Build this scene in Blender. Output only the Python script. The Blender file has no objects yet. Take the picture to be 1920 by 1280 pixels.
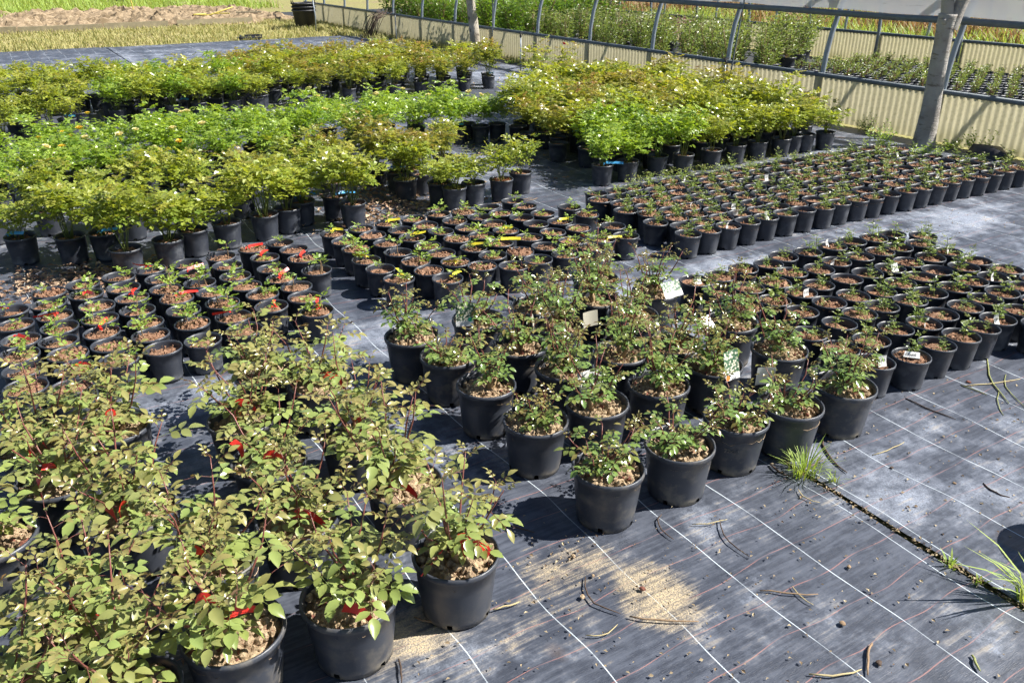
import bpy, bmesh, math, random
import numpy as np
from mathutils import Vector, Matrix, Euler, noise
R = math.radians
S = bpy.context.scene
C = S.collection

# ------------------------------------------------------------------ camera, sky, sun, exposure
cam_data = bpy.data.cameras.new('camera')
cam = bpy.data.objects.new('camera', cam_data); C.objects.link(cam)
cam.location = (0, 0, 1.85)
cam.rotation_euler = (R(90 - 25.2), 0, 0)
cam_data.sensor_width = 36.0
cam_data.lens = 1550 / 1920 * 36
cam_data.clip_end = 400
S.camera = cam

SUN = Vector((1.0, 0.03, 1.02)).normalized()
world = bpy.data.worlds.new('World'); S.world = world; world.use_nodes = True
wn = world.node_tree
sky = wn.nodes.new('ShaderNodeTexSky'); sky.sky_type = 'NISHITA'; sky.sun_disc = False
sky.dust_density = 0.3; sky.sun_elevation = math.asin(SUN.z); sky.sun_rotation = math.atan2(SUN.x, SUN.y)
bg = wn.nodes['Background']; bg.inputs['Strength'].default_value = 0.05
wn.links.new(sky.outputs[0], bg.inputs[0])
sun_data = bpy.data.lights.new('sun', 'SUN'); sun_data.energy = 5.0; sun_data.angle = R(0.53)
sun_data.color = (1.0, 0.955, 0.88)
sun = bpy.data.objects.new('sun', sun_data); C.objects.link(sun)
sun.rotation_euler = (-SUN).to_track_quat('-Z', 'Y').to_euler()
S.view_settings.view_transform = 'Standard'; S.view_settings.look = 'None'
S.view_settings.gamma = 1; S.view_settings.exposure = 1.0; S.view_settings.use_curve_mapping = False
S.cycles.max_bounces = 4; S.cycles.transparent_max_bounces = 6
S.cycles.diffuse_bounces = 2; S.cycles.glossy_bounces = 1; S.cycles.transmission_bounces = 3
S.cycles.use_adaptive_sampling = True; S.cycles.adaptive_threshold = 0.03; S.cycles.use_light_tree = False; S.cycles.debug_use_spatial_splits = True

# ------------------------------------------------------------------ nursery grid: u across the beds to the fence, v along the fence
TH = R(31.5)
CU, SU = math.cos(TH), math.sin(TH)
def W(u, v, z=0.0): return Vector((u * CU - v * SU, u * SU + v * CU, z))
rnd = random.Random(7)

# ------------------------------------------------------------------ material helpers
def new_mat(name):
    m = bpy.data.materials.new(name); m.use_nodes = True
    nt = m.node_tree
    return m, nt, nt.nodes['Principled BSDF']
def nd(nt, t, **kw):
    n = nt.nodes.new(t)
    for k, v in kw.items():
        if k.startswith('i_'): n.inputs[k[2:].replace('_', ' ')].default_value = v
        else: setattr(n, k, v)
    return n
def lk(nt, a, b): nt.links.new(a, b)
def math_n(nt, op, a, b=None, clamp=False):
    n = nt.nodes.new('ShaderNodeMath'); n.operation = op; n.use_clamp = clamp
    for i, x in enumerate((a, b)):
        if x is None: continue
        if isinstance(x, (int, float)): n.inputs[i].default_value = x
        else: nt.links.new(x, n.inputs[i])
    return n.outputs[0]
def mix_n(nt, f, a, b):
    n = nt.nodes.new('ShaderNodeMix'); n.data_type = 'RGBA'
    for s, x in ((0, f), (6, a), (7, b)):
        if isinstance(x, (int, float)): n.inputs[s].default_value = x
        elif isinstance(x, tuple): n.inputs[s].default_value = (*x, 1) if len(x) == 3 else x
        else: nt.links.new(x, n.inputs[s])
    return n.outputs[2]
def noise_n(nt, vec, scale, detail=3, rough=0.55, dist=0.0):
    n = nt.nodes.new('ShaderNodeTexNoise'); n.inputs['Scale'].default_value = scale
    n.inputs['Detail'].default_value = detail; n.inputs['Roughness'].default_value = rough
    n.inputs['Distortion'].default_value = dist
    if vec is not None: nt.links.new(vec, n.inputs['Vector'])
    return n.outputs[0]
def ramp(nt, x, lo, hi, a=0.0, b=1.0, smooth=True):
    n = nt.nodes.new('ShaderNodeMapRange'); n.interpolation_type = 'SMOOTHSTEP' if smooth else 'LINEAR'
    n.inputs[1].default_value = lo; n.inputs[2].default_value = hi; n.inputs[3].default_value = a; n.inputs[4].default_value = b
    nt.links.new(x, n.inputs[0]); return n.outputs[0]
def bump(nt, h, strength, dist, bsdf):
    b = nt.nodes.new('ShaderNodeBump'); b.inputs['Strength'].default_value = strength; b.inputs['Distance'].default_value = dist
    nt.links.new(h, b.inputs['Height']); nt.links.new(b.outputs[0], bsdf.inputs['Normal'])
def plain(name, col, rough=0.6, metal=0.0, var=0.0, scale=30):
    m, nt, b = new_mat(name)
    b.inputs['Roughness'].default_value = rough; b.inputs['Metallic'].default_value = metal
    if var:
        tc = nd(nt, 'ShaderNodeTexCoord')
        f = noise_n(nt, tc.outputs['Object'], scale, 4)
        lk(nt, mix_n(nt, f, tuple(c * (1 - var) for c in col), tuple(min(1, c * (1 + var)) for c in col)), b.inputs['Base Color'])
    else: b.inputs['Base Color'].default_value = (*col, 1)
    return m

M = {}
# black nursery plastic: scuffs, pale lime bloom and dirt splashed round the foot
def pot_mat(name, base, dust, foot):
    m, nt, b = new_mat(name)
    tc = nd(nt, 'ShaderNodeTexCoord'); oi = nd(nt, 'ShaderNodeObjectInfo')
    off = nd(nt, 'ShaderNodeVectorMath', operation='ADD')
    sc = nd(nt, 'ShaderNodeVectorMath', operation='SCALE'); sc.inputs[3].default_value = 17.0
    cmb = nd(nt, 'ShaderNodeCombineXYZ')
    for i in range(3): lk(nt, oi.outputs['Random'], cmb.inputs[i])
    lk(nt, cmb.outputs[0], sc.inputs[0]); lk(nt, tc.outputs['Object'], off.inputs[0]); lk(nt, sc.outputs[0], off.inputs[1])
    p = off.outputs[0]
    sep = nd(nt, 'ShaderNodeSeparateXYZ'); lk(nt, tc.outputs['Object'], sep.inputs[0])
    n1 = noise_n(nt, p, 14, 5, 0.62); n2 = noise_n(nt, p, 75, 4, 0.7); n3 = noise_n(nt, p, 5, 2)
    low = ramp(nt, sep.outputs[2], 0.0, foot, 1.0, 0.0)
    d1 = math_n(nt, 'MULTIPLY', ramp(nt, n1, 0.46, 0.72), math_n(nt, 'ADD', math_n(nt, 'MULTIPLY', oi.outputs['Random'], 0.55), 0.08))
    d2 = math_n(nt, 'MULTIPLY', low, ramp(nt, n1, 0.38, 0.62))
    d3 = math_n(nt, 'MULTIPLY', ramp(nt, n2, 0.62, 0.75), 0.30)
    d = math_n(nt, 'ADD', math_n(nt, 'ADD', d1, d3), math_n(nt, 'MULTIPLY', d2, 0.75), clamp=True)
    c0 = mix_n(nt, n3, tuple(x * 0.8 for x in base), tuple(x * 1.25 for x in base))
    lk(nt, mix_n(nt, math_n(nt, 'MULTIPLY', d, 0.62), c0, dust), b.inputs['Base Color'])
    lk(nt, ramp(nt, d, 0, 1, 0.42, 0.8), b.inputs['Roughness'])
    b.inputs['Specular IOR Level'].default_value = 0.5
    bump(nt, n2, 0.12, 0.002, b)
    return m
M['pot'] = pot_mat('black_plastic', (0.032, 0.037, 0.050), (0.20, 0.21, 0.23), 0.05)
M['pot_big'] = pot_mat('grey_black_plastic', (0.042, 0.048, 0.063), (0.36, 0.31, 0.23), 0.045)

def soil_mat(name, a, b2, c, sc):
    m, nt, b = new_mat(name)
    g = nd(nt, 'ShaderNodeNewGeometry')
    n1 = noise_n(nt, g.outputs['Position'], sc, 5, 0.7); n2 = noise_n(nt, g.outputs['Position'], sc * 4, 3, 0.7)
    n4 = noise_n(nt, g.outputs['Position'], 9, 2)
    col = mix_n(nt, ramp(nt, n1, 0.35, 0.65), a, b2)
    col = mix_n(nt, math_n(nt, 'MULTIPLY', ramp(nt, n2, 0.52, 0.66), ramp(nt, n4, 0.4, 0.62)), col, c)
    lk(nt, col, b.inputs['Base Color']); b.inputs['Roughness'].default_value = 0.95
    b.inputs['Specular IOR Level'].default_value = 0.15
    bump(nt, n2, 0.9, 0.006, b)
    return m
M['soil_brown'] = soil_mat('brown_potting_soil', (0.16, 0.085, 0.052), (0.36, 0.205, 0.13), (0.50, 0.34, 0.23), 60)
M['soil_sand'] = soil_mat('sandy_potting_soil', (0.27, 0.195, 0.12), (0.56, 0.43, 0.28), (0.20, 0.085, 0.06), 55)
M['stone_red'] = plain('reddish_pumice', (0.20, 0.075, 0.05), 0.9, 0, 0.4, 90)

def leaf_mat(name, cols, young, gloss=0.38, trans=0.32, spec=0.5, hue_obj=True):
    """cols: dark and light green of the blade; 'age' attribute runs to the bronze of young leaves."""
    m, nt, b = new_mat(name)
    at = nd(nt, 'ShaderNodeAttribute', attribute_name='age'); at2 = nd(nt, 'ShaderNodeAttribute', attribute_name='var')
    oi = nd(nt, 'ShaderNodeObjectInfo')
    r = math_n(nt, 'ADD', math_n(nt, 'MULTIPLY', at2.outputs['Fac'], 0.75), math_n(nt, 'MULTIPLY', oi.outputs['Random'], 0.35), clamp=True)
    col = mix_n(nt, r, cols[0], cols[1])
    col = mix_n(nt, at.outputs['Fac'], col, young)
    g = nd(nt, 'ShaderNodeNewGeometry')
    col = mix_n(nt, math_n(nt, 'MULTIPLY', g.outputs['Backfacing'], 0.35), col, tuple(min(1, c * 1.3 + 0.02) for c in cols[1]))
    nt.nodes.remove(b)
    df = nd(nt, 'ShaderNodeBsdfDiffuse'); lk(nt, col, df.inputs[0])
    tr = nd(nt, 'ShaderNodeBsdfTranslucent')
    hs = nd(nt, 'ShaderNodeHueSaturation'); hs.inputs['Saturation'].default_value = 1.15; hs.inputs['Value'].default_value = 1.6
    hs.inputs['Hue'].default_value = 0.485
    lk(nt, col, hs.inputs['Color']); lk(nt, hs.outputs[0], tr.inputs[0])
    mx = nd(nt, 'ShaderNodeMixShader'); mx.inputs[0].default_value = trans
    lk(nt, df.outputs[0], mx.inputs[1]); lk(nt, tr.outputs[0], mx.inputs[2])
    gl = nd(nt, 'ShaderNodeBsdfGlossy'); gl.inputs['Roughness'].default_value = gloss; gl.inputs['Color'].default_value = (1, 1, 1, 1)
    lw = nd(nt, 'ShaderNodeLayerWeight'); lw.inputs['Blend'].default_value = 0.5
    fr = math_n(nt, 'MULTIPLY', math_n(nt, 'ADD', math_n(nt, 'MULTIPLY', math_n(nt, 'POWER', lw.outputs['Facing'], 4.0), 0.45), 0.042), spec * 1.6)
    m2 = nd(nt, 'ShaderNodeMixShader'); lk(nt, fr, m2.inputs[0]); lk(nt, mx.outputs[0], m2.inputs[1]); lk(nt, gl.outputs[0], m2.inputs[2])
    lk(nt, m2.outputs[0], nt.nodes['Material Output'].inputs[0])
    return m
M['leaf_left'] = leaf_mat('olive_green_rose_leaf', ((0.070, 0.165, 0.060), (0.27, 0.33, 0.085)), (0.30, 0.115, 0.070), 0.27, 0.26, 0.75)
M['leaf_centre'] = leaf_mat('dark_glossy_rose_leaf', ((0.060, 0.145, 0.040), (0.19, 0.29, 0.060)), (0.22, 0.075, 0.038), 0.22, 0.24, 0.95)
M['leaf_bush'] = leaf_mat('yellow_green_rose_leaf', ((0.115, 0.200, 0.028), (0.38, 0.43, 0.070)), (0.34, 0.19, 0.055), 0.30, 0.36, 0.6)
M['leaf_bright'] = leaf_mat('fresh_green_rose_leaf', ((0.105, 0.220, 0.028), (0.34, 0.46, 0.070)), (0.36, 0.33, 0.08), 0.32, 0.38, 0.6)
M['leaf_olive'] = leaf_mat('olive_bronze_rose_leaf', ((0.115, 0.165, 0.026), (0.35, 0.37, 0.065)), (0.34, 0.15, 0.05), 0.30, 0.35, 0.6)
M['leaf_seed'] = leaf_mat('pale_green_seedling_leaf', ((0.149, 0.276, 0.040), (0.345, 0.483, 0.086)), (0.3, 0.34, 0.07), 0.42, 0.4)
M['leaf_sprig'] = leaf_mat('green_sprig_leaf', ((0.094, 0.167, 0.041), (0.290, 0.377, 0.087)), (0.22, 0.11, 0.05), 0.36, 0.34)
M['leaf_laurel'] = leaf_mat('deep_green_laurel_leaf', ((0.050, 0.125, 0.020), (0.19, 0.31, 0.050)), (0.26, 0.34, 0.07), 0.32, 0.28)
M['leaf_far'] = leaf_mat('grey_green_shrub_leaf', ((0.075, 0.130, 0.035), (0.24, 0.31, 0.085)), (0.28, 0.24, 0.08), 0.36, 0.32)
M['leaf_purple'] = leaf_mat('purple_shrub_leaf', ((0.09, 0.02, 0.03), (0.22, 0.055, 0.075)), (0.25, 0.05, 0.06), 0.45, 0.3)
M['leaf_moss'] = leaf_mat('moss_and_stonecrop', ((0.13, 0.15, 0.03), (0.30, 0.29, 0.07)), (0.30, 0.085, 0.04), 0.6, 0.2)
M['grass_dry'] = leaf_mat('dry_meadow_grass', ((0.230, 0.213, 0.075), (0.529, 0.460, 0.218)), (0.16, 0.24, 0.05), 0.6, 0.35, 0.2)
M['grass_green'] = leaf_mat('green_grass', ((0.125, 0.237, 0.044), (0.325, 0.450, 0.094)), (0.36, 0.32, 0.11), 0.5, 0.38, 0.3)
M['grass_rust'] = leaf_mat('rusty_dock_weed', ((0.17, 0.095, 0.05), (0.32, 0.20, 0.10)), (0.2, 0.24, 0.08), 0.6, 0.35, 0.2)
M['litter'] = leaf_mat('dry_leaf_litter', ((0.13, 0.065, 0.040), (0.38, 0.25, 0.165)), (0.50, 0.39, 0.27), 0.7, 0.1, 0.2)
M['crumb'] = leaf_mat('pale_straw_crumb', ((0.30, 0.23, 0.14), (0.62, 0.52, 0.34)), (0.16, 0.10, 0.06), 0.7, 0.1, 0.2)
M['floor_dark'] = plain('dark_tunnel_floor', (0.045, 0.047, 0.05), 0.7, 0, 0.4, 4)
M['stem_green'] = plain('green_stem', (0.13, 0.17, 0.045), 0.45, 0, 0.3, 40)
M['stem_red'] = plain('reddish_rose_shoot', (0.19, 0.065, 0.050), 0.42, 0, 0.45, 25)
M['bark'] = plain('pruned_rose_cane', (0.34, 0.235, 0.12), 0.75, 0, 0.4, 60)
M['twig'] = plain('dry_twig', (0.27, 0.18, 0.105), 0.8, 0, 0.4, 50)
M['twig_dark'] = plain('dark_twig', (0.075, 0.048, 0.034), 0.8, 0, 0.4, 50)
M['straw'] = plain('dry_straw', (0.46, 0.38, 0.20), 0.75, 0, 0.3, 50)
M['stalk'] = plain('cut_green_stalk', (0.27, 0.29, 0.10), 0.6, 0, 0.4, 30)
M['tag_red'] = plain('red_plastic_tag', (0.72, 0.035, 0.022), 0.38)
M['tag_yellow'] = plain('yellow_plastic_tag', (0.80, 0.66, 0.045), 0.38)
M['tag_white'] = plain('white_plastic_tag', (0.78, 0.78, 0.76), 0.45, 0, 0.05, 60)
M['tag_blue'] = plain('blue_plastic_tag', (0.06, 0.30, 0.60), 0.4, 0, 0.3, 60)
M['ink'] = plain('black_ink', (0.02, 0.02, 0.025), 0.6)
M['petal_yellow'] = plain('yellow_rose_petal', (0.86, 0.58, 0.06), 0.6)
M['petal_cream'] = plain('cream_rose_petal', (0.86, 0.76, 0.36), 0.6)
M['petal_red'] = plain('crimson_rose_petal', (0.62, 0.02, 0.06), 0.5)
M['petal_white'] = plain('white_rose_petal', (0.85, 0.85, 0.80), 0.6)
M['galv'] = plain('galvanised_steel', (0.26, 0.30, 0.35), 0.5, 0.35, 0.25, 12)
M['galv_dark'] = plain('weathered_steel_rail', (0.13, 0.155, 0.175), 0.55, 0.3, 0.35, 9)
M['black_plastic'] = plain('black_fitting', (0.022, 0.022, 0.025), 0.45)
M['tub'] = plain('black_rubber_tub', (0.030, 0.031, 0.038), 0.5, 0, 0.3, 6)
M['wood'] = plain('weathered_board', (0.27, 0.23, 0.15), 0.85, 0, 0.45, 7)
M['hose'] = plain('yellow_hose', (0.60, 0.50, 0.10), 0.5)
M['terracotta'] = plain('terracotta_plastic', (0.36, 0.10, 0.045), 0.6)

# ------------------------------------------------------------------ mesh helper
class MB:
    def __init__(s): s.v = []; s.f = []; s.m = []; s.age = []; s.var = []; s.ca = 0.0; s.cv = 0.5
    def add(s, vs, fs, mi=0):
        o = len(s.v); s.v += [tuple(x) for x in vs]; s.f += [tuple(i + o for i in q) for q in fs]; s.m += [mi] * len(fs)
        s.age += [s.ca] * len(vs); s.var += [s.cv] * len(vs)
    def tube(s, pts, rads, n=5, mi=0, cap=True):
        pts = [Vector(p) for p in pts]; vs = []; fs = []
        ref = Vector((0.13, 0.97, 0.2))
        for i, p in enumerate(pts):
            t = (pts[min(i + 1, len(pts) - 1)] - pts[max(i - 1, 0)]).normalized()
            if abs(t.dot(ref)) > 0.95: ref = Vector((0.97, 0.1, 0.2))
            a = t.cross(ref).normalized(); b = t.cross(a)
            r = rads[i] if isinstance(rads, (list, tuple)) else rads
            vs += [p + (a * math.cos(2 * math.pi * k / n) + b * math.sin(2 * math.pi * k / n)) * r for k in range(n)]
        for i in range(len(pts) - 1):
            for k in range(n):
                fs.append((i * n + k, i * n + (k + 1) % n, (i + 1) * n + (k + 1) % n, (i + 1) * n + k))
        if cap: fs.append(tuple(range((len(pts) - 1) * n, len(pts) * n))); fs.append(tuple(range(n - 1, -1, -1)))
        s.add(vs, fs, mi)
    def box(s, c, d, mi=0, rot=None):
        vs = [Vector((x * d[0] / 2, y * d[1] / 2, z * d[2] / 2)) for x in (-1, 1) for y in (-1, 1) for z in (-1, 1)]
        if rot is not None: vs = [rot @ v for v in vs]
        vs = [v + Vector(c) for v in vs]
        s.add(vs, [(0, 1, 3, 2), (4, 6, 7, 5), (0, 4, 5, 1), (2, 3, 7, 6), (0, 2, 6, 4), (1, 5, 7, 3)], mi)
    def lathe(s, prof, n=20, mi=0, skip=None, close_bottom=True):
        vs = []; fs = []
        for r, z in prof: vs += [(r * math.cos(2 * math.pi * k / n), r * math.sin(2 * math.pi * k / n), z) for k in range(n)]
        for i in range(len(prof) - 1):
            for k in range(n):
                if skip and skip(i, k): continue
                fs.append((i * n + k, i * n + (k + 1) % n, (i + 1) * n + (k + 1) % n, (i + 1) * n + k))
        if close_bottom: fs.append(tuple(range(n - 1, -1, -1)))
        s.add(vs, fs, mi)
    def kite(s, p, d, nrm, L, w, fold=0.25):
        """small far leaflet: two triangles folded on the midrib"""
        d = d.normalized(); side = d.cross(nrm).normalized(); nn = side.cross(d).normalized()
        m = p + d * L * 0.48
        s.add([p, m + side * w + nn * L * fold * 0.5, p + d * L - nn * L * 0.08, m - side * w + nn * L * fold * 0.5], [(0, 1, 2), (0, 2, 3)])
    def leaflet(s, p, d, nrm, L, w, fold=0.18, droop=0.18):
        """near leaflet: ovate blade with a creased midrib, side edges raised, tip drooping"""
        d = d.normalized(); side = d.cross(nrm).normalized(); nn = side.cross(d).normalized()
        st = ((0.0, 0.0), (0.22, 0.74), (0.48, 1.0), (0.76, 0.66), (1.0, 0.0))
        mid = [p + d * L * t - nn * L * droop * t * t for t, _ in st]
        vs = list(mid)
        for sg in (1, -1):
            for (t, k), q in zip(st[1:4], mid[1:4]):
                vs.append(q + side * sg * w * k + nn * w * k * fold * 2)
        fs = [(0, 1, 5), (1, 2, 6, 5), (2, 3, 7, 6), (3, 4, 7), (0, 8, 1), (1, 8, 9, 2), (2, 9, 10, 3), (3, 10, 4)]
        s.add(vs, fs)
    def blade(s, p, az, h, lean, w):
        """grass blade, two segments"""
        dx, dy = math.cos(az), math.sin(az); sx, sy = -dy * w, dx * w
        x, y, z = p
        s.add([(x - sx, y - sy, z), (x + sx, y + sy, z), (x + dx * lean * 0.35 + sx * .7, y + dy * lean * 0.35 + sy * .7, z + h * 0.62),
               (x + dx * lean * 0.35 - sx * .7, y + dy * lean * 0.35 - sy * .7, z + h * 0.62), (x + dx * lean, y + dy * lean, z + h)],
              [(0, 1, 2, 3), (3, 2, 4)])
    def mesh(s, name, mats, smooth=False):
        me = bpy.data.meshes.new(name); me.from_pydata(s.v, [], s.f); me.update()
        for k in (mats if isinstance(mats, (list, tuple)) else [mats]): me.materials.append(M[k] if isinstance(k, str) else k)
        me.polygons.foreach_set('material_index', s.m)
        if smooth: me.polygons.foreach_set('use_smooth', [True] * len(me.polygons))
        for nm, arr in (('age', s.age), ('var', s.var)):
            a = me.attributes.new(nm, 'FLOAT', 'POINT'); a.data.foreach_set('value', arr)
        return me

def ob(name, me, parent=None, loc=(0, 0, 0), rz=0.0, sc=1.0):
    o = bpy.data.objects.new(name, me); C.objects.link(o)
    if parent is not None: o.parent = parent
    o.location = loc; o.rotation_euler = (0, 0, rz); o.scale = (sc, sc, sc) if isinstance(sc, (int, float)) else sc
    return o
def tag(o, label, cat, group=None):
    o['label'] = label; o['category'] = cat
    if group: o['group'] = group
    return o
def thing(name, label, cat, loc, rz=0.0, group=None, sc=1.0):
    o = ob(name, None, None, loc, rz, sc); o.empty_display_size = 0.05
    return tag(o, label, cat, group)
def structure(o): o['kind'] = 'structure'; return o
def stuff(o, label=None, cat=None):
    o['kind'] = 'stuff'
    if label: o['label'] = label; o['category'] = cat
    return o
ORD = ['front', 'second', 'third', 'fourth', 'fifth', 'sixth', 'seventh', 'eighth', 'ninth', 'tenth', 'eleventh', 'twelfth', 'thirteenth', 'fourteenth',
       'fifteenth', 'sixteenth', 'seventeenth', 'eighteenth', 'nineteenth', 'twentieth', 'twenty-first', 'twenty-second', 'twenty-third', 'twenty-fourth', 'twenty-fifth']
def place_words(pts, pitch):
    """row counted from the camera side, place in the row counted from the left"""
    v0 = min(v for _, v in pts); rows = {}
    for i, (u, v) in enumerate(pts): rows.setdefault(int((v - v0) / pitch + 0.5), []).append(i)
    out = [None] * len(pts)
    for k, r in enumerate(sorted(rows)):
        ids = sorted(rows[r], key=lambda i: pts[i][0])
        for c, i in enumerate(ids):
            col = 'leftmost' if c == 0 else (ORD[c] + ' from left')
            out[i] = (k, c, '%s row, %s' % (ORD[k], col))
    return out

# ================================================================== GROUND, WEED FABRIC, SOIL BED
def ground_mat():
    m, nt, b = new_mat('ground_earth_and_turf')
    g = nd(nt, 'ShaderNodeNewGeometry'); p = g.outputs['Position']
    n1 = noise_n(nt, p, 0.5, 4, 0.6); n2 = noise_n(nt, p, 6, 5, 0.65); n3 = noise_n(nt, p, 40, 4, 0.7)
    earth = mix_n(nt, n3, (0.15, 0.10, 0.065), (0.38, 0.28, 0.19))
    turf = mix_n(nt, n2, (0.15, 0.17, 0.045), (0.40, 0.34, 0.14))
    lk(nt, mix_n(nt, ramp(nt, math_n(nt, 'ADD', math_n(nt, 'MULTIPLY', n1, 0.5), math_n(nt, 'MULTIPLY', n2, 0.5)), 0.36, 0.5), earth, turf), b.inputs['Base Color'])
    b.inputs['Roughness'].default_value = 0.95; bump(nt, n3, 0.6, 0.03, b)
    return m
M['ground'] = ground_mat()

def fabric_mat(name, line_u0, dusty):
    m, nt, b = new_mat(name)
    g = nd(nt, 'ShaderNodeNewGeometry')
    rot = nd(nt, 'ShaderNodeVectorRotate', rotation_type='Z_AXIS'); rot.inputs['Angle'].default_value = -TH
    lk(nt, g.outputs['Position'], rot.inputs['Vector']); P = rot.outputs[0]
    sep = nd(nt, 'ShaderNodeSeparateXYZ'); lk(nt, P, sep.inputs[0]); u, v = sep.outputs[0], sep.outputs[1]
    wob = math_n(nt, 'MULTIPLY', math_n(nt, 'SUBTRACT', noise_n(nt, P, 1.7, 1), 0.5), 0.085)
    wob2 = math_n(nt, 'MULTIPLY', math_n(nt, 'SUBTRACT', noise_n(nt, P, 4.5, 0), 0.5), 0.045)
    def thread(x, x0, pitch, half, w):
        t = math_n(nt, 'FRACT', math_n(nt, 'ADD', math_n(nt, 'DIVIDE', math_n(nt, 'SUBTRACT', math_n(nt, 'ADD', x, w), x0), pitch), 0.5))
        d = math_n(nt, 'MULTIPLY', math_n(nt, 'ABSOLUTE', math_n(nt, 'SUBTRACT', t, 0.5)), pitch)
        return ramp(nt, d, half * 0.6, half * 1.3, 1.0, 0.0)
    white = thread(u, line_u0, 0.30, 0.0017, wob)
    pink = thread(v, 0.865, 0.1445, 0.0016, math_n(nt, 'ADD', wob2, math_n(nt, 'MULTIPLY', wob, 0.4)))
    wear = noise_n(nt, P, 7, 1)
    white = math_n(nt, 'MULTIPLY', white, ramp(nt, wear, 0.30, 0.6, 0.35, 0.9))
    pink = math_n(nt, 'MULTIPLY', pink, ramp(nt, wear, 0.35, 0.6, 0.15, 0.6))
    # woven tape, brushed grain along the threads
    st = nd(nt, 'ShaderNodeMapping'); st.inputs['Scale'].default_value = (60, 420, 1); lk(nt, P, st.inputs['Vector'])
    grain = noise_n(nt, st.outputs[0], 1.0, 1, 0.6)
    st2 = nd(nt, 'ShaderNodeMapping'); st2.inputs['Scale'].default_value = (5, 60, 1); lk(nt, P, st2.inputs['Vector'])
    streak = noise_n(nt, st2.outputs[0], 1.0, 2, 0.65)
    big = noise_n(nt, P, 1.9, 4, 0.62); mid = noise_n(nt, P, 8, 4, 0.7); fine = noise_n(nt, P, 160, 1, 0.75)
    base = mix_n(nt, grain, (0.024, 0.029, 0.042), (0.062, 0.071, 0.096))
    base = mix_n(nt, math_n(nt, 'MULTIPLY', ramp(nt, math_n(nt, 'ADD', math_n(nt, 'MULTIPLY', mid, 0.5), math_n(nt, 'MULTIPLY', streak, 0.5)), 0.38, 0.62), 0.8), base, (0.105, 0.118, 0.152))
    # pale lime bloom left where water dries, with its own outline
    def blobs(lst):
        acc = None
        for (bu, bv, ru, rv, amt) in lst:
            s1 = nd(nt, 'ShaderNodeVectorMath', operation='SUBTRACT'); lk(nt, P, s1.inputs[0]); s1.inputs[1].default_value = (bu, bv, 0)
            s2 = nd(nt, 'ShaderNodeVectorMath', operation='DIVIDE'); lk(nt, s1.outputs[0], s2.inputs[0]); s2.inputs[1].default_value = (ru, rv, 1e3)
            s3 = nd(nt, 'ShaderNodeVectorMath', operation='LENGTH'); lk(nt, s2.outputs[0], s3.inputs[0])
            f = ramp(nt, s3.outputs['Value'], 0.15, 1.0, amt, 0.0)
            acc = f if acc is None else math_n(nt, 'MAXIMUM', acc, f)
        return acc
    local = blobs([(3.6, 3.55, 1.3, 0.35, 0.55), (5.9, 3.45, 1.5, 0.5, 0.40), (1.5, 3.65, 0.5, 0.9, 0.35), (2.8, 1.6, 0.5, 0.7, 0.30),
                   (0.45, 3.6, 0.6, 0.3, 0.5), (6.0, 2.8, 1.2, 0.5, 0.3), (1.2, 2.9, 0.3, 0.8, 0.3), (7.2, 12.2, 1.2, 1.2, 0.6), (3.9, 7.1, 0.4, 1.0, 0.25),
                   (2.0, 17.5, 9.0, 3.5, 0.30)])
    lime = ramp(nt, math_n(nt, 'ADD', math_n(nt, 'ADD', math_n(nt, 'MULTIPLY', big, 0.62), math_n(nt, 'MULTIPLY', mid, 0.38)), math_n(nt, 'MULTIPLY', local, 0.24)), 0.50 - dusty, 0.74 - dusty)
    lime = math_n(nt, 'MULTIPLY', lime, ramp(nt, fine, 0.30, 0.66, 0.35, 1.0))
    col = mix_n(nt, math_n(nt, 'MULTIPLY', lime, 0.75), base, (0.40, 0.45, 0.55))
    # blown sand
    sb = blobs([(1.46, 1.50, 0.24, 0.30, 0.85), (1.30, 1.75, 0.34, 0.22, 0.62), (0.72, 1.74, 0.35, 0.22, 0.75), (1.05, 1.62, 0.55, 0.3, 0.35), (0.7, 3.35, 0.3, 0.2, 0.8), (0.95, 1.25, 0.4, 0.2, 0.35)])
    sand = ramp(nt, math_n(nt, 'ADD', math_n(nt, 'MULTIPLY', math_n(nt, 'ADD', mid, math_n(nt, 'MULTIPLY', streak, 0.8)), 0.75), math_n(nt, 'MULTIPLY', sb, 0.52)), 0.82, 1.22)
    sand = math_n(nt, 'MULTIPLY', sand, ramp(nt, fine, 0.32, 0.62, 0.45, 1.0))
    tr = math_n(nt, 'MULTIPLY', ramp(nt, math_n(nt, 'MULTIPLY', streak, mid), 0.27, 0.45), 0.35)
    sand = math_n(nt, 'MAXIMUM', sand, math_n(nt, 'MULTIPLY', tr, ramp(nt, big, 0.45, 0.6)))
    rust = ramp(nt, noise_n(nt, P, 3.1, 1), 0.72, 0.78, 0.0, 0.4)
    col = mix_n(nt, rust, col, (0.24, 0.15, 0.09))
    col = mix_n(nt, pink, col, (0.42, 0.20, 0.17))
    col = mix_n(nt, white, col, (0.66, 0.74, 0.80))
    col = mix_n(nt, sand, col, (0.50, 0.40, 0.25))
    lk(nt, col, b.inputs['Base Color'])
    lk(nt, ramp(nt, math_n(nt, 'ADD', lime, sand), 0, 1, 0.46, 0.85), b.inputs['Roughness'])
    b.inputs['Specular IOR Level'].default_value = 0.45
    h = math_n(nt, 'ADD', math_n(nt, 'MULTIPLY', grain, 0.10), math_n(nt, 'ADD', math_n(nt, 'MULTIPLY', big, 1.3), math_n(nt, 'MULTIPLY', sand, 0.25)))
    bump(nt, h, 0.55, 0.02, b)
    return m
M['fabric_a'] = fabric_mat('woven_weed_fabric', 0.832, 0.0)
M['fabric_b'] = fabric_mat('woven_weed_fabric_pale', 2.432, 0.03)

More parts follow.
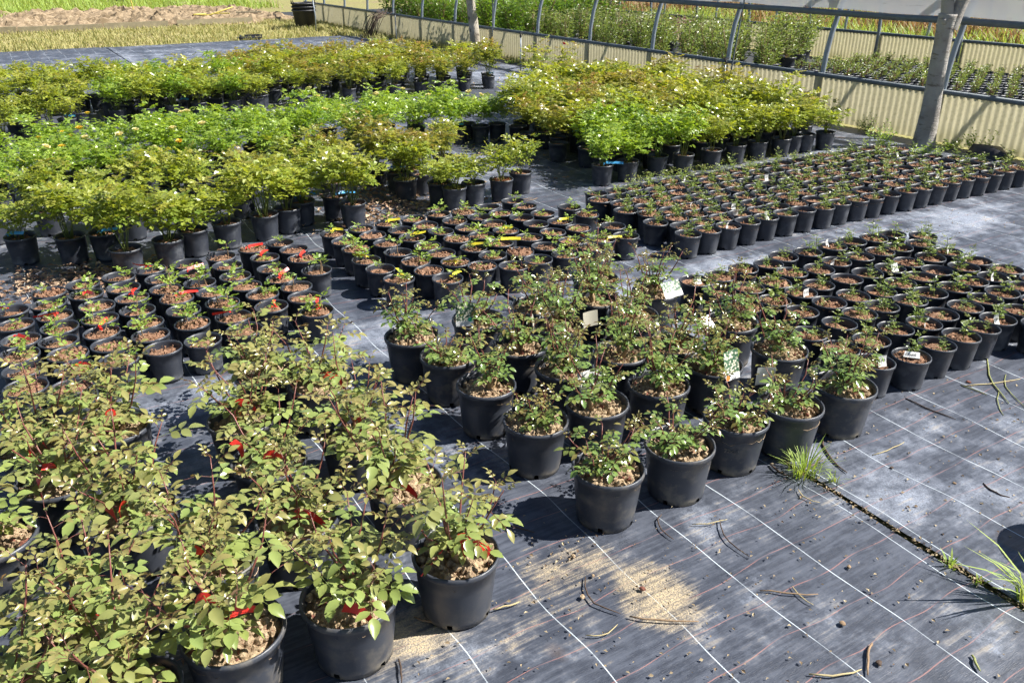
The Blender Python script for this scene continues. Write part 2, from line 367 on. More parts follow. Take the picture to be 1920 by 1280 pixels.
def sheet(name, u0, u1, v0, v1, step, z, mat, amp=0.004, ragged=0.0, seed=0):
    nu = max(2, int((u1 - u0) / step)); nv = max(2, int((v1 - v0) / step)); b = MB(); vs = []; fs = []
    for j in range(nv + 1):
        for i in range(nu + 1):
            u = u0 + (u1 - u0) * i / nu; v = v0 + (v1 - v0) * j / nv
            h = noise.noise(Vector((u * 1.6, v * 1.6, seed))) * amp + noise.noise(Vector((u * 5, v * 5, seed + 3))) * amp * 0.35
            if i == 0 and seed == 9 and v > 2.6: u -= 0.045; h = abs(h) + 0.006
            if i == 0 or i == nu: u += noise.noise(Vector((v * 2.2, seed, 1))) * ragged
            if j == nv: v += noise.noise(Vector((u * 1.1, seed, 5))) * ragged * 14 + noise.noise(Vector((u * 4.1, seed, 5))) * ragged * 5
            vs.append(W(u, v, z + h))
    for j in range(nv):
        for i in range(nu):
            a = j * (nu + 1) + i; fs.append((a, a + 1, a + nu + 2, a + nu + 1))
    b.add(vs, fs); return structure(ob(name, b.mesh(name, mat, True)))

bm_ = MB(); bm_.add([(-160, -160, -0.03), (160, -160, -0.03), (160, 160, -0.03), (-160, 160, -0.03)], [(0, 1, 2, 3)])
structure(ob('ground', bm_.mesh('ground', 'ground')))
sheet('weed_fabric', -5.0, 2.385, -3.0, 20.7, 0.12, -0.004, 'fabric_a', 0.004, 0.012, 1)
sheet('weed_fabric', 2.405, 8.45, -3.0, 20.5, 0.12, 0.002, 'fabric_b', 0.005, 0.014, 9)
# sheet B has a turned-down edge along the seam
sheet('greenhouse_floor', 8.78, 14.0, -2.0, 30.0, 0.5, -0.008, 'floor_dark', 0.002, 0.0, 4)

# dug-over soil bed behind the nursery, framed by boards
M['bed_soil'] = soil_mat('dug_over_clods', (0.17, 0.125, 0.075), (0.33, 0.25, 0.165), (0.42, 0.33, 0.22), 3.0)
b = MB(); vs = []; fs = []; nu, nv = 110, 80
for j in range(nv + 1):
    for i in range(nu + 1):
        u = -3.0 + 12.0 * i / nu; v = 25.75 + 7.2 * j / nv
        e = min(1, i / 4, (nu - i) / 10, j / 3, (nv - j) / 12)
        h = abs(noise.noise(Vector((u * 1.9, v * 1.9, 2)))) * 0.22 + noise.noise(Vector((u * 5.5, v * 5.5, 7))) * 0.11 + rnd.uniform(-.02, .03)
        vs.append(W(u, v, -0.06 + e * (0.14 + h)))
for j in range(nv):
    for i in range(nu):
        a = j * (nu + 1) + i; fs.append((a, a + 1, a + nu + 2, a + nu + 1))
b.add(vs, fs); structure(ob('soil_bed', b.mesh('soil_bed', 'bed_soil')))
board_words = ['leftmost weathered board edging the dug soil bed', 'second weathered edging board from the left along the soil bed', 'third weathered edging board from the left along the soil bed',
               'rightmost edging board of the soil bed beside the black tub']
for k, (ua, ub) in enumerate(((-2.2, 0.95), (0.98, 2.95), (2.98, 4.6), (4.9, 7.0))):
    b = MB(); n = 5
    for i in range(n): pass
    b.box((0, 0, 0.07), (ub - ua, 0.045, 0.17 - 0.03 * (k % 2)))
    o = ob('edging_board', b.mesh('edging_board', 'wood'), None, W((ua + ub) / 2, 25.5 + 0.12 * k * (k > 2), 0), TH + R(0.6 * (k - 1)))
    o.rotation_euler.x = R(5 - 3 * k)
    tag(o, board_words[k], 'board', 'boards round the soil bed')

# ================================================================== GREENHOUSE TUNNELS
def panel_mat():
    m, nt, b = new_mat('cream_fibreglass')
    g = nd(nt, 'ShaderNodeNewGeometry'); sep = nd(nt, 'ShaderNodeSeparateXYZ'); lk(nt, g.outputs['Position'], sep.inputs[0])
    n1 = noise_n(nt, g.outputs['Position'], 3, 5, 0.65); n2 = noise_n(nt, g.outputs['Position'], 30, 4, 0.7)
    col = mix_n(nt, n1, (0.52, 0.47, 0.30), (0.68, 0.63, 0.44))
    grime = math_n(nt, 'MULTIPLY', ramp(nt, n2, 0.42, 0.75), 0.5)
    foot = math_n(nt, 'MULTIPLY', ramp(nt, sep.outputs[2], 0.0, 0.22, 0.75, 0.0), ramp(nt, n1, 0.35, 0.65))
    col = mix_n(nt, math_n(nt, 'MAXIMUM', grime, foot), col, (0.34, 0.32, 0.16))
    lk(nt, col, b.inputs['Base Color']); b.inputs['Roughness'].default_value = 0.5
    tr = nd(nt, 'ShaderNodeBsdfTranslucent'); lk(nt, col, tr.inputs[0])
    mx = nd(nt, 'ShaderNodeMixShader'); mx.inputs[0].default_value = 0.42
    lk(nt, b.outputs[0], mx.inputs[1]); lk(nt, tr.outputs[0], mx.inputs[2]); lk(nt, mx.outputs[0], nt.nodes['Material Output'].inputs[0])
    return m
M['panel'] = panel_mat()
def film_mat():
    m, nt, b = new_mat('greenhouse_film')
    tc = nd(nt, 'ShaderNodeTexCoord')
    mp = nd(nt, 'ShaderNodeMapping'); mp.inputs['Scale'].default_value = (0.5, 0.7, 9); lk(nt, tc.outputs['Object'], mp.inputs['Vector'])
    n1 = noise_n(nt, mp.outputs[0], 2.0, 6, 0.7, 0.4)
    n2 = noise_n(nt, tc.outputs['Object'], 1.2, 3)
    col = mix_n(nt, ramp(nt, n1, 0.60, 0.66, 0.0, 0.8), mix_n(nt, n2, (0.50, 0.53, 0.57), (0.62, 0.645, 0.68)), (0.30, 0.30, 0.31))
    lk(nt, col, b.inputs['Base Color']); b.inputs['Roughness'].default_value = 0.35
    tr = nd(nt, 'ShaderNodeBsdfTranslucent'); lk(nt, col, tr.inputs[0])
    tp = nd(nt, 'ShaderNodeBsdfTransparent')
    m1 = nd(nt, 'ShaderNodeMixShader'); m1.inputs[0].default_value = 0.55
    m2 = nd(nt, 'ShaderNodeMixShader'); m2.inputs[0].default_value = 0.18
    lk(nt, b.outputs[0], m1.inputs[1]); lk(nt, tr.outputs[0], m1.inputs[2]); lk(nt, m1.outputs[0], m2.inputs[1]); lk(nt, tp.outputs[0], m2.inputs[2])
    lk(nt, m2.outputs[0], nt.nodes['Material Output'].inputs[0])
    return m
M['film'] = film_mat()

PITCH = 1.59
def tunnel_arc(t, ua, ub, z0, zt):
    """point on the hoop, t 0..1 from the near foot to the far foot"""
    a = math.pi * t
    x = (ua + ub) / 2 - (ub - ua) / 2 * math.cos(a)
    return x, z0 + (zt - z0) * math.sin(a)
def tunnel(name, label, ua, ub, v0, n, film_from, zt=2.75, cover=True):
    root = thing(name, label, 'greenhouse', W(ua, v0, 0), TH)
    L = n * PITCH
    # corrugated side panels, one mesh shared by all bays
    pm = MB(); wl = 0.076; steps = int(PITCH / wl * 8); vs = []; fs = []
    for i in range(steps + 1):
        y = (PITCH - 0.012) * i / steps; x = 0.011 * math.cos(2 * math.pi * y / wl)
        vs += [(x, y, -0.01), (x, y, 0.25), (x, y, 0.485)]
    for i in range(steps):
        for k in range(2): fs.append((3 * i + k, 3 * i + k + 1, 3 * i + k + 4, 3 * i + k + 3))
    pm.add(vs, fs); pme = pm.mesh('side_panel', 'panel', True)
    hm = MB(); pts = [(0, 0, 0.0), (0, 0, 0.3)]
    zs = 0.5
    arc = [tunnel_arc(t / 30, 0, ub - ua, zs, zt) for t in range(31)]
    pts += [(x, 0, z) for x, z in arc] + [(ub - ua, 0, 0.0)]
    hm.tube(pts, 0.030, 8); hme = hm.mesh('hoop', 'galv', True)
    sm = MB(); sm.box((0, 0, 0.24), (0.03, 0.05, 0.49)); sme = sm.mesh('panel_post', 'galv_dark')
    for k in range(n + 1):
        ob('hoop', hme, root, (0.055, k * PITCH, 0))
        for x in (-0.005, ub - ua + 0.115):
            ob('panel_post', sme, root, (x + 0.03, k * PITCH - 0.03, 0))
    for k in range(n):
        for x in (0.0, ub - ua + 0.11):
            ob('side_panel', pme, root, (x + 0.004 * (k % 2), k * PITCH + 0.006, 0))
    for x in (0.0, ub - ua + 0.11):
        rm = MB(); rm.tube([(0, 0, 0), (0, L / 2, 0.0), (0, L, 0)], 0.027, 8)
        ob('top_rail', rm.mesh('top_rail', 'galv_dark', True), root, (x, 0, 0.505))
    if cover:
        for x, s in ((0.10, 1), (ub - ua + 0.01, -1)):
            rm = MB(); rm.tube([(0, film_from + (L - film_from) * i / 30, 0.004 * math.sin(i * 2.1)) for i in range(31)], 0.036, 8)
            ob('curtain_roll', rm.mesh('curtain_roll', 'galv_dark', True), root, (x, 0, 1.20))
        fm = MB(); vs = []; fs = []; nj = int((L - film_from) / 0.4)
        ta = [t / 40 for t in range(41)]
        arcp = [(x, z) for x, z in [tunnel_arc(t / 4, 0.0, ub - ua + 0.13, zs, zt + 0.04) for t in ta] if 1.22 < z < 2.15]
        for j in range(nj + 1):
            y = film_from + (L - film_from) * j / nj
            for x, z in arcp: vs.append((x, y, z - 0.02 * abs(math.sin(math.pi * y / PITCH)) + 0.006 * noise.noise(Vector((x * 3, y * 3, z)))))
        w = len(arcp)
        for j in range(nj):
            for i in range(w - 1): fs.append((j * w + i, j * w + i + 1, (j + 1) * w + i + 1, (j + 1) * w + i))
        fm.add(vs, fs); ob('film_cover', fm.mesh('film_cover', 'film', True), root)
    return root
V0 = 6.98 - 3 * PITCH
tunnel('greenhouse_tunnel', 'long tunnel greenhouse with cream corrugated skirt, grey hoops and rolled-up film', 8.66, 14.0, V0, 15, 0.0)
# bare hoops of the next tunnel beyond
hm = MB(); hm.tube([(0, 0, 0)] + [(x, 0, z) for x, z in [tunnel_arc(t / 18, 0, 5.2, 0.5, 2.7) for t in range(19)]] + [(5.2, 0, 0)], 0.028, 6)
hme = hm.mesh('bare_hoop', 'galv', True)
for k in range(8):
    o = ob('bare_hoop', hme, None, W(15.6, 6.4 + 1.9 * k, 0), TH)
    tag(o, 'bare steel hoop standing in the weeds beyond the tunnel, %s' % (['nearest one', 'second from the right', 'third from the right', 'fourth from the right', 'fifth from the right', 'sixth from the right', 'seventh from the right', 'last one, leftmost'][k]), 'hoop', 'bare hoops beyond the greenhouse')

# ================================================================== TREES
def bark_mat(name, a, b2, c, sc):
    m, nt, b = new_mat(name)
    tc = nd(nt, 'ShaderNodeTexCoord'); mp = nd(nt, 'ShaderNodeMapping'); mp.inputs['Scale'].default_value = sc
    lk(nt, tc.outputs['Object'], mp.inputs['Vector'])
    n1 = noise_n(nt, mp.outputs[0], 5, 6, 0.68); n2 = noise_n(nt, tc.outputs['Object'], 4, 4); n3 = noise_n(nt, mp.outputs[0], 22, 4, 0.7)
    col = mix_n(nt, ramp(nt, n2, 0.35, 0.62), a, b2); col = mix_n(nt, ramp(nt, n1, 0.54, 0.66), col, c)
    lk(nt, col, b.inputs['Base Color']); b.inputs['Roughness'].default_value = 0.85
    bump(nt, math_n(nt, 'ADD', n1, math_n(nt, 'MULTIPLY', n3, 0.5)), 0.7, 0.025, b); return m
M['bark_grey'] = bark_mat('smooth_grey_bark', (0.30, 0.275, 0.25), (0.40, 0.38, 0.35), (0.19, 0.165, 0.14), (1.2, 1.2, 5.0))
M['bark_rough'] = bark_mat('cracked_mottled_bark', (0.30, 0.26, 0.20), (0.44, 0.40, 0.33), (0.045, 0.035, 0.028), (3.0, 3.0, 1.6))
def limb(mb, pts, rads, n, seed):
    """irregular tapered limb"""
    vs = []; fs = []; P = [Vector(p) for p in pts]
    for i, p in enumerate(P):
        t = (P[min(i + 1, len(P) - 1)] - P[max(i - 1, 0)]).normalized()
        a = t.cross(Vector((0, 1, 0.1))).normalized(); c = t.cross(a)
        for k in range(n):
            an = 2 * math.pi * k / n
            r = rads[i] * (1 + 0.09 * noise.noise(Vector((math.cos(an) * 1.3, math.sin(an) * 1.3 + seed, p.z * 2.2))) * 2)
            vs.append(p + (a * math.cos(an) + c * math.sin(an)) * r)
    for i in range(len(P) - 1):
        for k in range(n): fs.append((i * n + k, i * n + (k + 1) % n, (i + 1) * n + (k + 1) % n, (i + 1) * n + k))
    fs.append(tuple(range((len(P) - 1) * n, len(P) * n))); mb.add(vs, fs)
def smooth_path(a, n):
    out = []
    for i in range(len(a) - 1):
        for k in range(n): out.append([a[i][j] + (a[i + 1][j] - a[i][j]) * k / n for j in range(len(a[0]))])
    out.append(list(a[-1])); return out
t1 = thing('orchard_tree', 'leaning grey-barked tree trunk forking above the seedling block by the fence', 'tree', W(8.26, 5.2, 0))
path = smooth_path([(0, 0, -.05, .118), (0.0, 0, .12, .100), (-.01, 0, .6, .086), (-.02, 0, 1.02, .077), (-.02, 0, 1.2, .084), (-.015, 0, 1.30, .088)], 3)
mb = MB(); limb(mb, [p[:3] for p in path], [p[3] for p in path], 18, 3.0)
ob('trunk', mb.mesh('trunk', 'bark_grey', True), t1)
mb = MB()
limb(mb, [(-.015, 0, 1.20), (-.045, 0, 1.34), (-.07, .02, 1.55), (-.08, .05, 2.0), (-.15, .1, 2.6)], [.062, .058, .052, .045, .03], 12, 8.0)
limb(mb, [(.03, 0, 1.16), (.065, 0, 1.32), (.12, 0, 1.55), (.22, -.05, 1.95), (.4, -.1, 2.7)], [.068, .060, .054, .046, .03], 12, 5.0)
mb.tube([(-.06, -.05, 1.22), (-.095, -.07, 1.25)], [.030, .026], 8)
for k in range(9):
    a = rnd.uniform(0, 6.28); z = rnd.uniform(1.9, 2.6); bx = -.1 if k % 2 else .25
    q = Vector((bx, 0, z)); mb.tube([q, q + Vector((math.cos(a) * .25, math.sin(a) * .25, .22)), q + Vector((math.cos(a) * .5, math.sin(a) * .5, .6))], [.014, .009, .003], 5)
ob('limb', mb.mesh('limb', 'bark_grey', True), t1)
t2 = thing('orchard_tree', 'slim tree with cracked mottled bark standing at the far fence behind the bushes', 'tree', W(8.36, 15.0, 0))
path = smooth_path([(0, 0, -.05, .115), (-.01, 0, .3, .098), (-.07, 0, .8, .088), (-.13, 0, 1.4, .08), (-.12, 0, 2.2, .065), (-.05, .05, 3.0, .03)], 3)
mb = MB(); limb(mb, [p[:3] for p in path], [p[3] for p in path], 14, 11.0)
for k in range(8):
    a = rnd.uniform(0, 6.28); z = rnd.uniform(1.8, 2.8); q = Vector((-.1, 0, z))
    mb.tube([q, q + Vector((math.cos(a) * .3, math.sin(a) * .3, .25)), q + Vector((math.cos(a) * .55, math.sin(a) * .55, .7))], [.016, .01, .003], 5)
ob('trunk', mb.mesh('trunk', 'bark_rough', True), t2)
mb = MB()
for k in range(60):
    z = rnd.uniform(.7, 1.5); a = rnd.uniform(-1.2, 1.2); mb.cv = rnd.random(); q = Vector((-.06 - (z - .7) * .06 + .09 * math.cos(a), .09 * math.sin(a), z))
    if rnd.random() < 0.6: q.x += .02
    mb.kite(q, Vector((math.cos(a), math.sin(a), rnd.uniform(-.2, .6))), Vector((0, 0, 1)), .06, .018)
ob('sprouting_leaves', mb.mesh('sprouting_leaves', 'leaf_seed'), t2)

# ================================================================== measured positions on the nursery grid (u, v)
RED = [(1.201,5.098),(0.996,5.059),(0.985,4.874),(0.788,5.026),(0.579,5.033),(0.602,4.851),(0.784,4.843),(0.78,4.659),(0.981,4.661),(0.398,5.001),(0.396,4.807),(0.594,4.668),(0.804,4.477),(0.987,4.478),(0.216,4.988),(0.206,4.806),(0.416,4.625),(0.622,4.487),(0.813,4.294),(0.034,4.947),(0.025,4.764),(0.234,4.598),(0.407,4.426),(0.616,4.304),(-0.158,4.765),(0.034,4.582),(0.225,4.406),(0.416,4.238),(0.62,4.099),(0.813,4.076),(-0.146,4.539),(0.042,4.399),(0.214,4.224),(0.413,4.055),(0.62,3.869),(0.823,3.883),(-0.137,4.333),(0.016,4.218),(0.437,3.873),(0.225,4.041),(-0.154,4.149),(0.042,4.036),(0.24,3.859),(-0.14,3.967),(0.02,3.675),(-0.146,3.77),(0.057,3.854),(1.22,4.899),(1.381,5.13),(1.425,4.951),(1.409,4.749),(1.202,4.687),(1.416,4.513),(1.202,4.499),(1.23,4.319),(1.034,4.301),(1.21,4.137),(1.028,4.118),(1.214,3.93)]
YEL = [(1.755,5.148),(1.76,4.946),(1.752,4.751),(2.153,5.158),(1.946,5.142),(1.96,4.955),(1.968,4.755),(1.729,4.53),(1.744,4.344),(1.953,4.555),(2.165,4.965),(2.157,4.781),(2.175,4.58),(1.979,4.35),(1.764,4.124),(1.981,4.167),(2.179,4.397),(2.379,4.802),(2.357,4.984),(2.351,5.167),(2.554,5.183),(2.576,4.973),(2.73,5.13),(2.578,4.783),(2.391,4.597),(2.573,4.587),(2.406,4.396),(2.177,4.214),(2.008,3.986),(2.943,5.142),(2.764,4.95),(2.776,4.768),(2.946,4.959),(2.756,4.582),(2.588,4.378),(2.436,4.199),(2.284,4.065),(3.185,5.009),(3.191,5.192),(3.199,4.794),(3.452,4.829),(3.016,4.79),(3.013,4.607),(3.192,4.568),(3.456,4.617),(3.01,4.393),(3.215,4.379),(2.814,4.378),(3.02,4.179),(3.442,4.296),(2.801,4.169),(3.207,4.107),(2.829,3.983),(3.051,3.999),(3.389,4.083),(2.634,3.987),(2.617,4.173),(2.441,3.971)]
WHT = [(3.179,2.014),(3.389,1.972),(3.598,1.986),(3.785,1.98),(3.968,1.99),(4.15,2.004),(4.354,2.007),(3.172,2.197),(3.373,2.173),(3.595,2.205),(3.776,2.175),(3.958,2.198),(4.15,2.187),(4.339,2.19),(4.521,2.203),(4.703,2.183),(3.171,2.38),(3.406,2.392),(3.594,2.413),(3.777,2.417),(3.98,2.388),(4.171,2.397),(4.353,2.381),(4.536,2.386),(4.718,2.365),(4.899,2.393),(3.366,2.593),(3.584,2.597),(3.771,2.599),(3.968,2.571),(4.169,2.587),(4.352,2.586),(4.535,2.601),(4.71,2.548),(3.363,2.776),(3.571,2.78),(3.752,2.808),(3.959,2.784),(4.142,2.783),(4.324,2.767),(3.561,2.962),(3.771,3.017),(3.95,2.977),(3.951,3.249),(4.145,3.224),(4.361,3.213),(4.555,3.214),(4.737,3.193),(4.924,3.18),(5.055,3.052),(3.775,3.2),(4.152,3.011),(4.344,2.996),(4.538,2.992),(4.721,2.991),(4.9,2.954),(4.905,2.77),(4.517,2.783),(4.707,2.762),(4.891,2.576),(3.587,3.225),(3.378,3.206),(3.195,3.218),(3.379,2.984),(3.183,2.808),(3.203,3.035),(4.254,1.853),(4.566,2.026),(4.884,2.21)]
CEN = [(1.455,3.279),(1.504,3.001),(1.505,2.666),(1.528,2.323),(1.816,3.287),(1.831,2.918),(1.874,2.625),(1.818,2.304),(2.155,3.285),(2.178,2.619),(2.504,2.934),(2.112,3.023),(2.449,2.573),(2.13,2.289),(1.891,1.897),(1.567,1.91),(2.206,1.928),(2.461,2.307),(2.864,2.607),(2.475,3.197),(2.652,3.445),(2.812,3.112),(2.468,1.888),(2.787,1.881),(2.825,2.269)]
LEF = [(0.553,1.781),(0.893,1.788),(0.236,1.825),(-0.112,2.096),(-0.045,1.749),(0.265,2.15),(0.56,2.584),(0.896,2.609),(0.916,2.204),(0.542,2.208),(0.561,2.926),(-0.14,3.148),(-0.099,2.845),(0.13,3.122),(0.751,3.269),(0.107,2.524),(0.922,3.058),(-0.299,2.598),(-0.294,1.882)]
AFR = [(-0.035,6.078),(0.244,5.92),(0.442,5.892),(0.513,5.465),(0.774,5.517),(0.958,5.645),(1.192,5.7),(1.467,5.747),(1.655,5.817),(1.806,5.948),(2.066,5.955),(2.112,5.701)]
A2 = [(2.725,6.717),(2.79,6.404),(2.748,6.153),(2.939,6.248),(2.93,5.899),(2.96,5.701),(3.156,5.743),(3.408,5.728),(3.666,5.846)]
BEN = [(4.396,7.816),(4.343,8.027),(4.608,7.829),(4.154,7.894)]
EGR = [(0.301,10.148),(0.49,10.214),(0.675,10.574),(0.839,10.95),(0.036,9.824),(0.176,10.509)]
REDT = {0, 32, 4, 36, 6, 46, 15, 16, 17, 47, 50, 53, 24, 25, 58, 29, 57}
YELT = {0, 33, 34, 3, 7, 11, 43, 14, 48, 51, 26, 27, 28}
WHTT = {0, 35, 5, 39, 10, 45, 49, 51, 24, 56, 62}

# ================================================================== POTS AND SOIL
def pot_mesh(name, r, h, mat, n=24, fill=None, slots=4):
    b = MB(); rb = r * 0.80; lip = 0.010 * r / 0.09
    prof = [(rb * 0.985, 0), (rb, h * 0.085), (r * 0.895, h * 0.62), (r * 0.925, h - lip * 1.5), (r * 0.985, h - lip * 1.35), (r, h - lip * 0.7), (r * 0.985, h), (r * 0.945, h),
            (r * 0.915, h - lip), (r * 0.87, h * 0.62)]
    ks = [int(n / slots * (i + 0.3)) for i in range(slots)]
    b.lathe(prof, n, 0, (lambda i, k: i == 0 and k in ks), True)
    mats = [mat]
    if fill:
        vs = [(0, 0, h * 0.86)] + [(r * 0.9 * math.cos(2 * math.pi * k / 12), r * 0.9 * math.sin(2 * math.pi * k / 12), h * 0.84) for k in range(12)]
        b.add(vs, [(0, 1 + k, 1 + (k + 1) % 12) for k in range(12)], 1); mats.append(fill)
    return b.mesh(name, mats, True)
def soil_mesh(name, r, z, mat, rings, segs, amp, lumps, seed, extra=None):
    rr = random.Random(seed); b = MB(); vs = [(0, 0, z + amp * 0.4)]; fs = []
    tilt = rr.uniform(0, 6.28); ta = rr.uniform(0.0, 0.09)
    for i in range(1, rings + 1):
        for k in range(segs):
            q = r * i / rings; a = 2 * math.pi * (k + 0.5 * (i % 2)) / segs
            x, y = q * math.cos(a), q * math.sin(a)
            s = 1.0 / r
            hgt = amp * (noise.noise(Vector((x * s * 2.2 + seed, y * s * 2.2, seed))) * 0.9 + noise.noise(Vector((x * s * 6.5, y * s * 6.5 + seed, 3))) * 0.8 + rr.uniform(-.35, .35))
            hgt -= amp * 0.8 * (i / rings) ** 3
            vs.append((x, y, z + hgt + ta * (x * math.cos(tilt) + y * math.sin(tilt))))
    for k in range(segs): fs.append((0, 1 + k, 1 + (k + 1) % segs))
    for i in range(rings - 1):
        o1 = 1 + i * segs; o2 = o1 + segs
        for k in range(segs): fs.append((o1 + k, o2 + k, o2 + (k + 1) % segs, o1 + (k + 1) % segs))
    b.add(vs, fs)
    ico = [Vector(p) for p in ((0, 0, 1), (.89, 0, .45), (.28, .85, .45), (-.72, .53, .45), (-.72, -.53, .45), (.28, -.85, .45), (.72, .53, -.45), (-.28, .85, -.45), (-.89, 0, -.45), (-.28, -.85, -.45), (.72, -.53, -.45), (0, 0, -1))]
    icf = [(0, 1, 2), (0, 2, 3), (0, 3, 4), (0, 4, 5), (0, 5, 1), (1, 6, 2), (2, 7, 3), (3, 8, 4), (4, 9, 5), (5, 10, 1), (6, 7, 2), (7, 8, 3), (8, 9, 4), (9, 10, 5), (10, 6, 1), (11, 7, 6), (11, 8, 7), (11, 9, 8), (11, 10, 9), (11, 6, 10)]
    for k in range(lumps):
        a = rr.uniform(0, 6.28); q = r * 0.93 * math.sqrt(rr.random()); s = amp * rr.choice((.28, .35, .45, .6, .85)); 
        c = Vector((q * math.cos(a), q * math.sin(a), z - amp * 0.15 + rr.uniform(0, amp * .5)))
        ax = Euler((rr.uniform(0, 6), rr.uniform(0, 6), rr.uniform(0, 6))).to_matrix(); sq = (rr.uniform(.7, 1.4), rr.uniform(.7, 1.3), rr.uniform(.5, .9))
        mi = 1 if (extra and rr.random() < 0.10) else 0
        b.add([c + ax @ Vector([p[j] * sq[j] * s * rr.uniform(.8, 1.2) for j in range(3)]) for p in ico], icf, mi)
    return b.mesh(name, [mat, extra] if extra else [mat], False)
SR, SH = 0.0915, 0.160        # small seedling pot
BR, BH = 0.132, 0.212         # large rose pot
QR, QH = 0.100, 0.180         # bush pot
pot_small = pot_mesh('small_pot', SR, SH, 'pot', 24)
pot_bush = pot_mesh('bush_pot', QR, QH, 'pot', 20, 'soil_brown')
pot_bush_open = pot_mesh('bush_pot_open', QR, QH, 'pot', 24)
pot_big = pot_mesh('large_pot', BR, BH, 'pot_big', 40, None, 5)
soil_small = [soil_mesh('potting_soil', SR * 0.91, SH * 0.845, 'soil_brown', 6, 18, 0.011, 34, 30 + k) for k in range(8)]
soil_full = [soil_mesh('heaped_soil', SR * 0.93, SH * 0.93, 'soil_brown', 6, 18, 0.015, 40, 60 + k) for k in range(3)]
soil_bush = [soil_mesh('bush_soil', QR * 0.90, QH * 0.86, 'soil_brown', 5, 16, 0.010, 16, 50 + k) for k in range(3)]
soil_big = [soil_mesh('sandy_soil', BR * 0.915, BH * 0.875, 'soil_sand', 13, 44, 0.016, 130, 90 + k, 'stone_red') for k in range(7)]

# ================================================================== SEEDLINGS IN SMALL POTS
def compound(b, p, d, nrm, L, pairs, lf, wd, near=False, fold=.2):
    """pinnate leaf: rachis with paired leaflets and one at the end"""
    d = d.normalized(); side = d.cross(nrm).normalized(); up = side.cross(d).normalized()
    def at(t): return p + d * L * t - up * L * 0.16 * t * t
    for k in range(pairs):
        t = 0.42 + 0.5 * k / max(1, pairs)
        for s in (1, -1):
            dd = (d * 0.55 + side * s * 0.85 - up * rnd.uniform(-.05, .25)); q = at(t)
            (b.leaflet if near else b.kite)(q, dd, (up + side * rnd.uniform(-.3, .3)).normalized(), lf * rnd.uniform(.78, 1.05), wd * rnd.uniform(.85, 1.1), fold)
    (b.leaflet if near else b.kite)(at(0.95), d - up * rnd.uniform(0, .35), up, lf * 1.08, wd, fold)
def seedling_mesh(kind, seed):
    rr = random.Random(seed); rnd.seed(seed * 3 + 1); b = MB()
    if kind == 'pale':
        for s in range(rr.choice((1, 1, 1, 2))):
            h = rr.uniform(.022, .085); a = rr.uniform(0, 6.28); ln = rr.uniform(.0, .022); o = Vector((rr.uniform(-.02, .02), rr.uniform(-.02, .02), -.01))
            top = o + Vector((math.cos(a) * ln, math.sin(a) * ln, h)); b.tube([o, (o + top) / 2 + Vector((.004, .002, 0)), top], [.0028, .0022, .0014], 4, 1)
            for k in range(rr.randint(4, 6)):
                az = k * 2.4 + a; b.cv = rr.random(); b.ca = rr.random() * .4
                compound(b, top - Vector((0, 0, .006 * k)), Vector((math.cos(az), math.sin(az), rr.uniform(.15, .9))), Vector((0, 0, 1)), rr.uniform(.030, .046), 2, .021, .0068)
        return b.mesh('seedling_shoot', ['leaf_seed', 'twig'])
    for s in range(rr.choice((1, 2, 2, 3))):
        h = rr.uniform(.05, .135); a = rr.uniform(0, 6.28); ln = rr.uniform(.0, .03); o = Vector((rr.uniform(-.025, .025), rr.uniform(-.025, .025), -.01))
        top = o + Vector((math.cos(a) * ln, math.sin(a) * ln, h)); b.tube([o, (o + top) / 2 + Vector((.005, .003, 0)), top], [.0022, .0018, .001], 4, 1)
        n = int(h / .013) + 2
        for k in range(n):
            t = .25 + .75 * k / n; az = k * 2.4 + a; b.cv = rr.random(); b.ca = max(0, t - .7) * rr.uniform(.3, 1.8)
            compound(b, o + (top - o) * t, Vector((math.cos(az), math.sin(az), rr.uniform(.2, 1.0))), Vector((0, 0, 1)), rr.uniform(.020, .032), 2, .0145, .0043)
    return b.mesh('seedling_sprig', ['leaf_sprig', 'stem_green'])
seed_pale = [seedling_mesh('pale', 200 + k) for k in range(12)]
seed_sprig = [seedling_mesh('sprig', 240 + k) for k in range(12)]
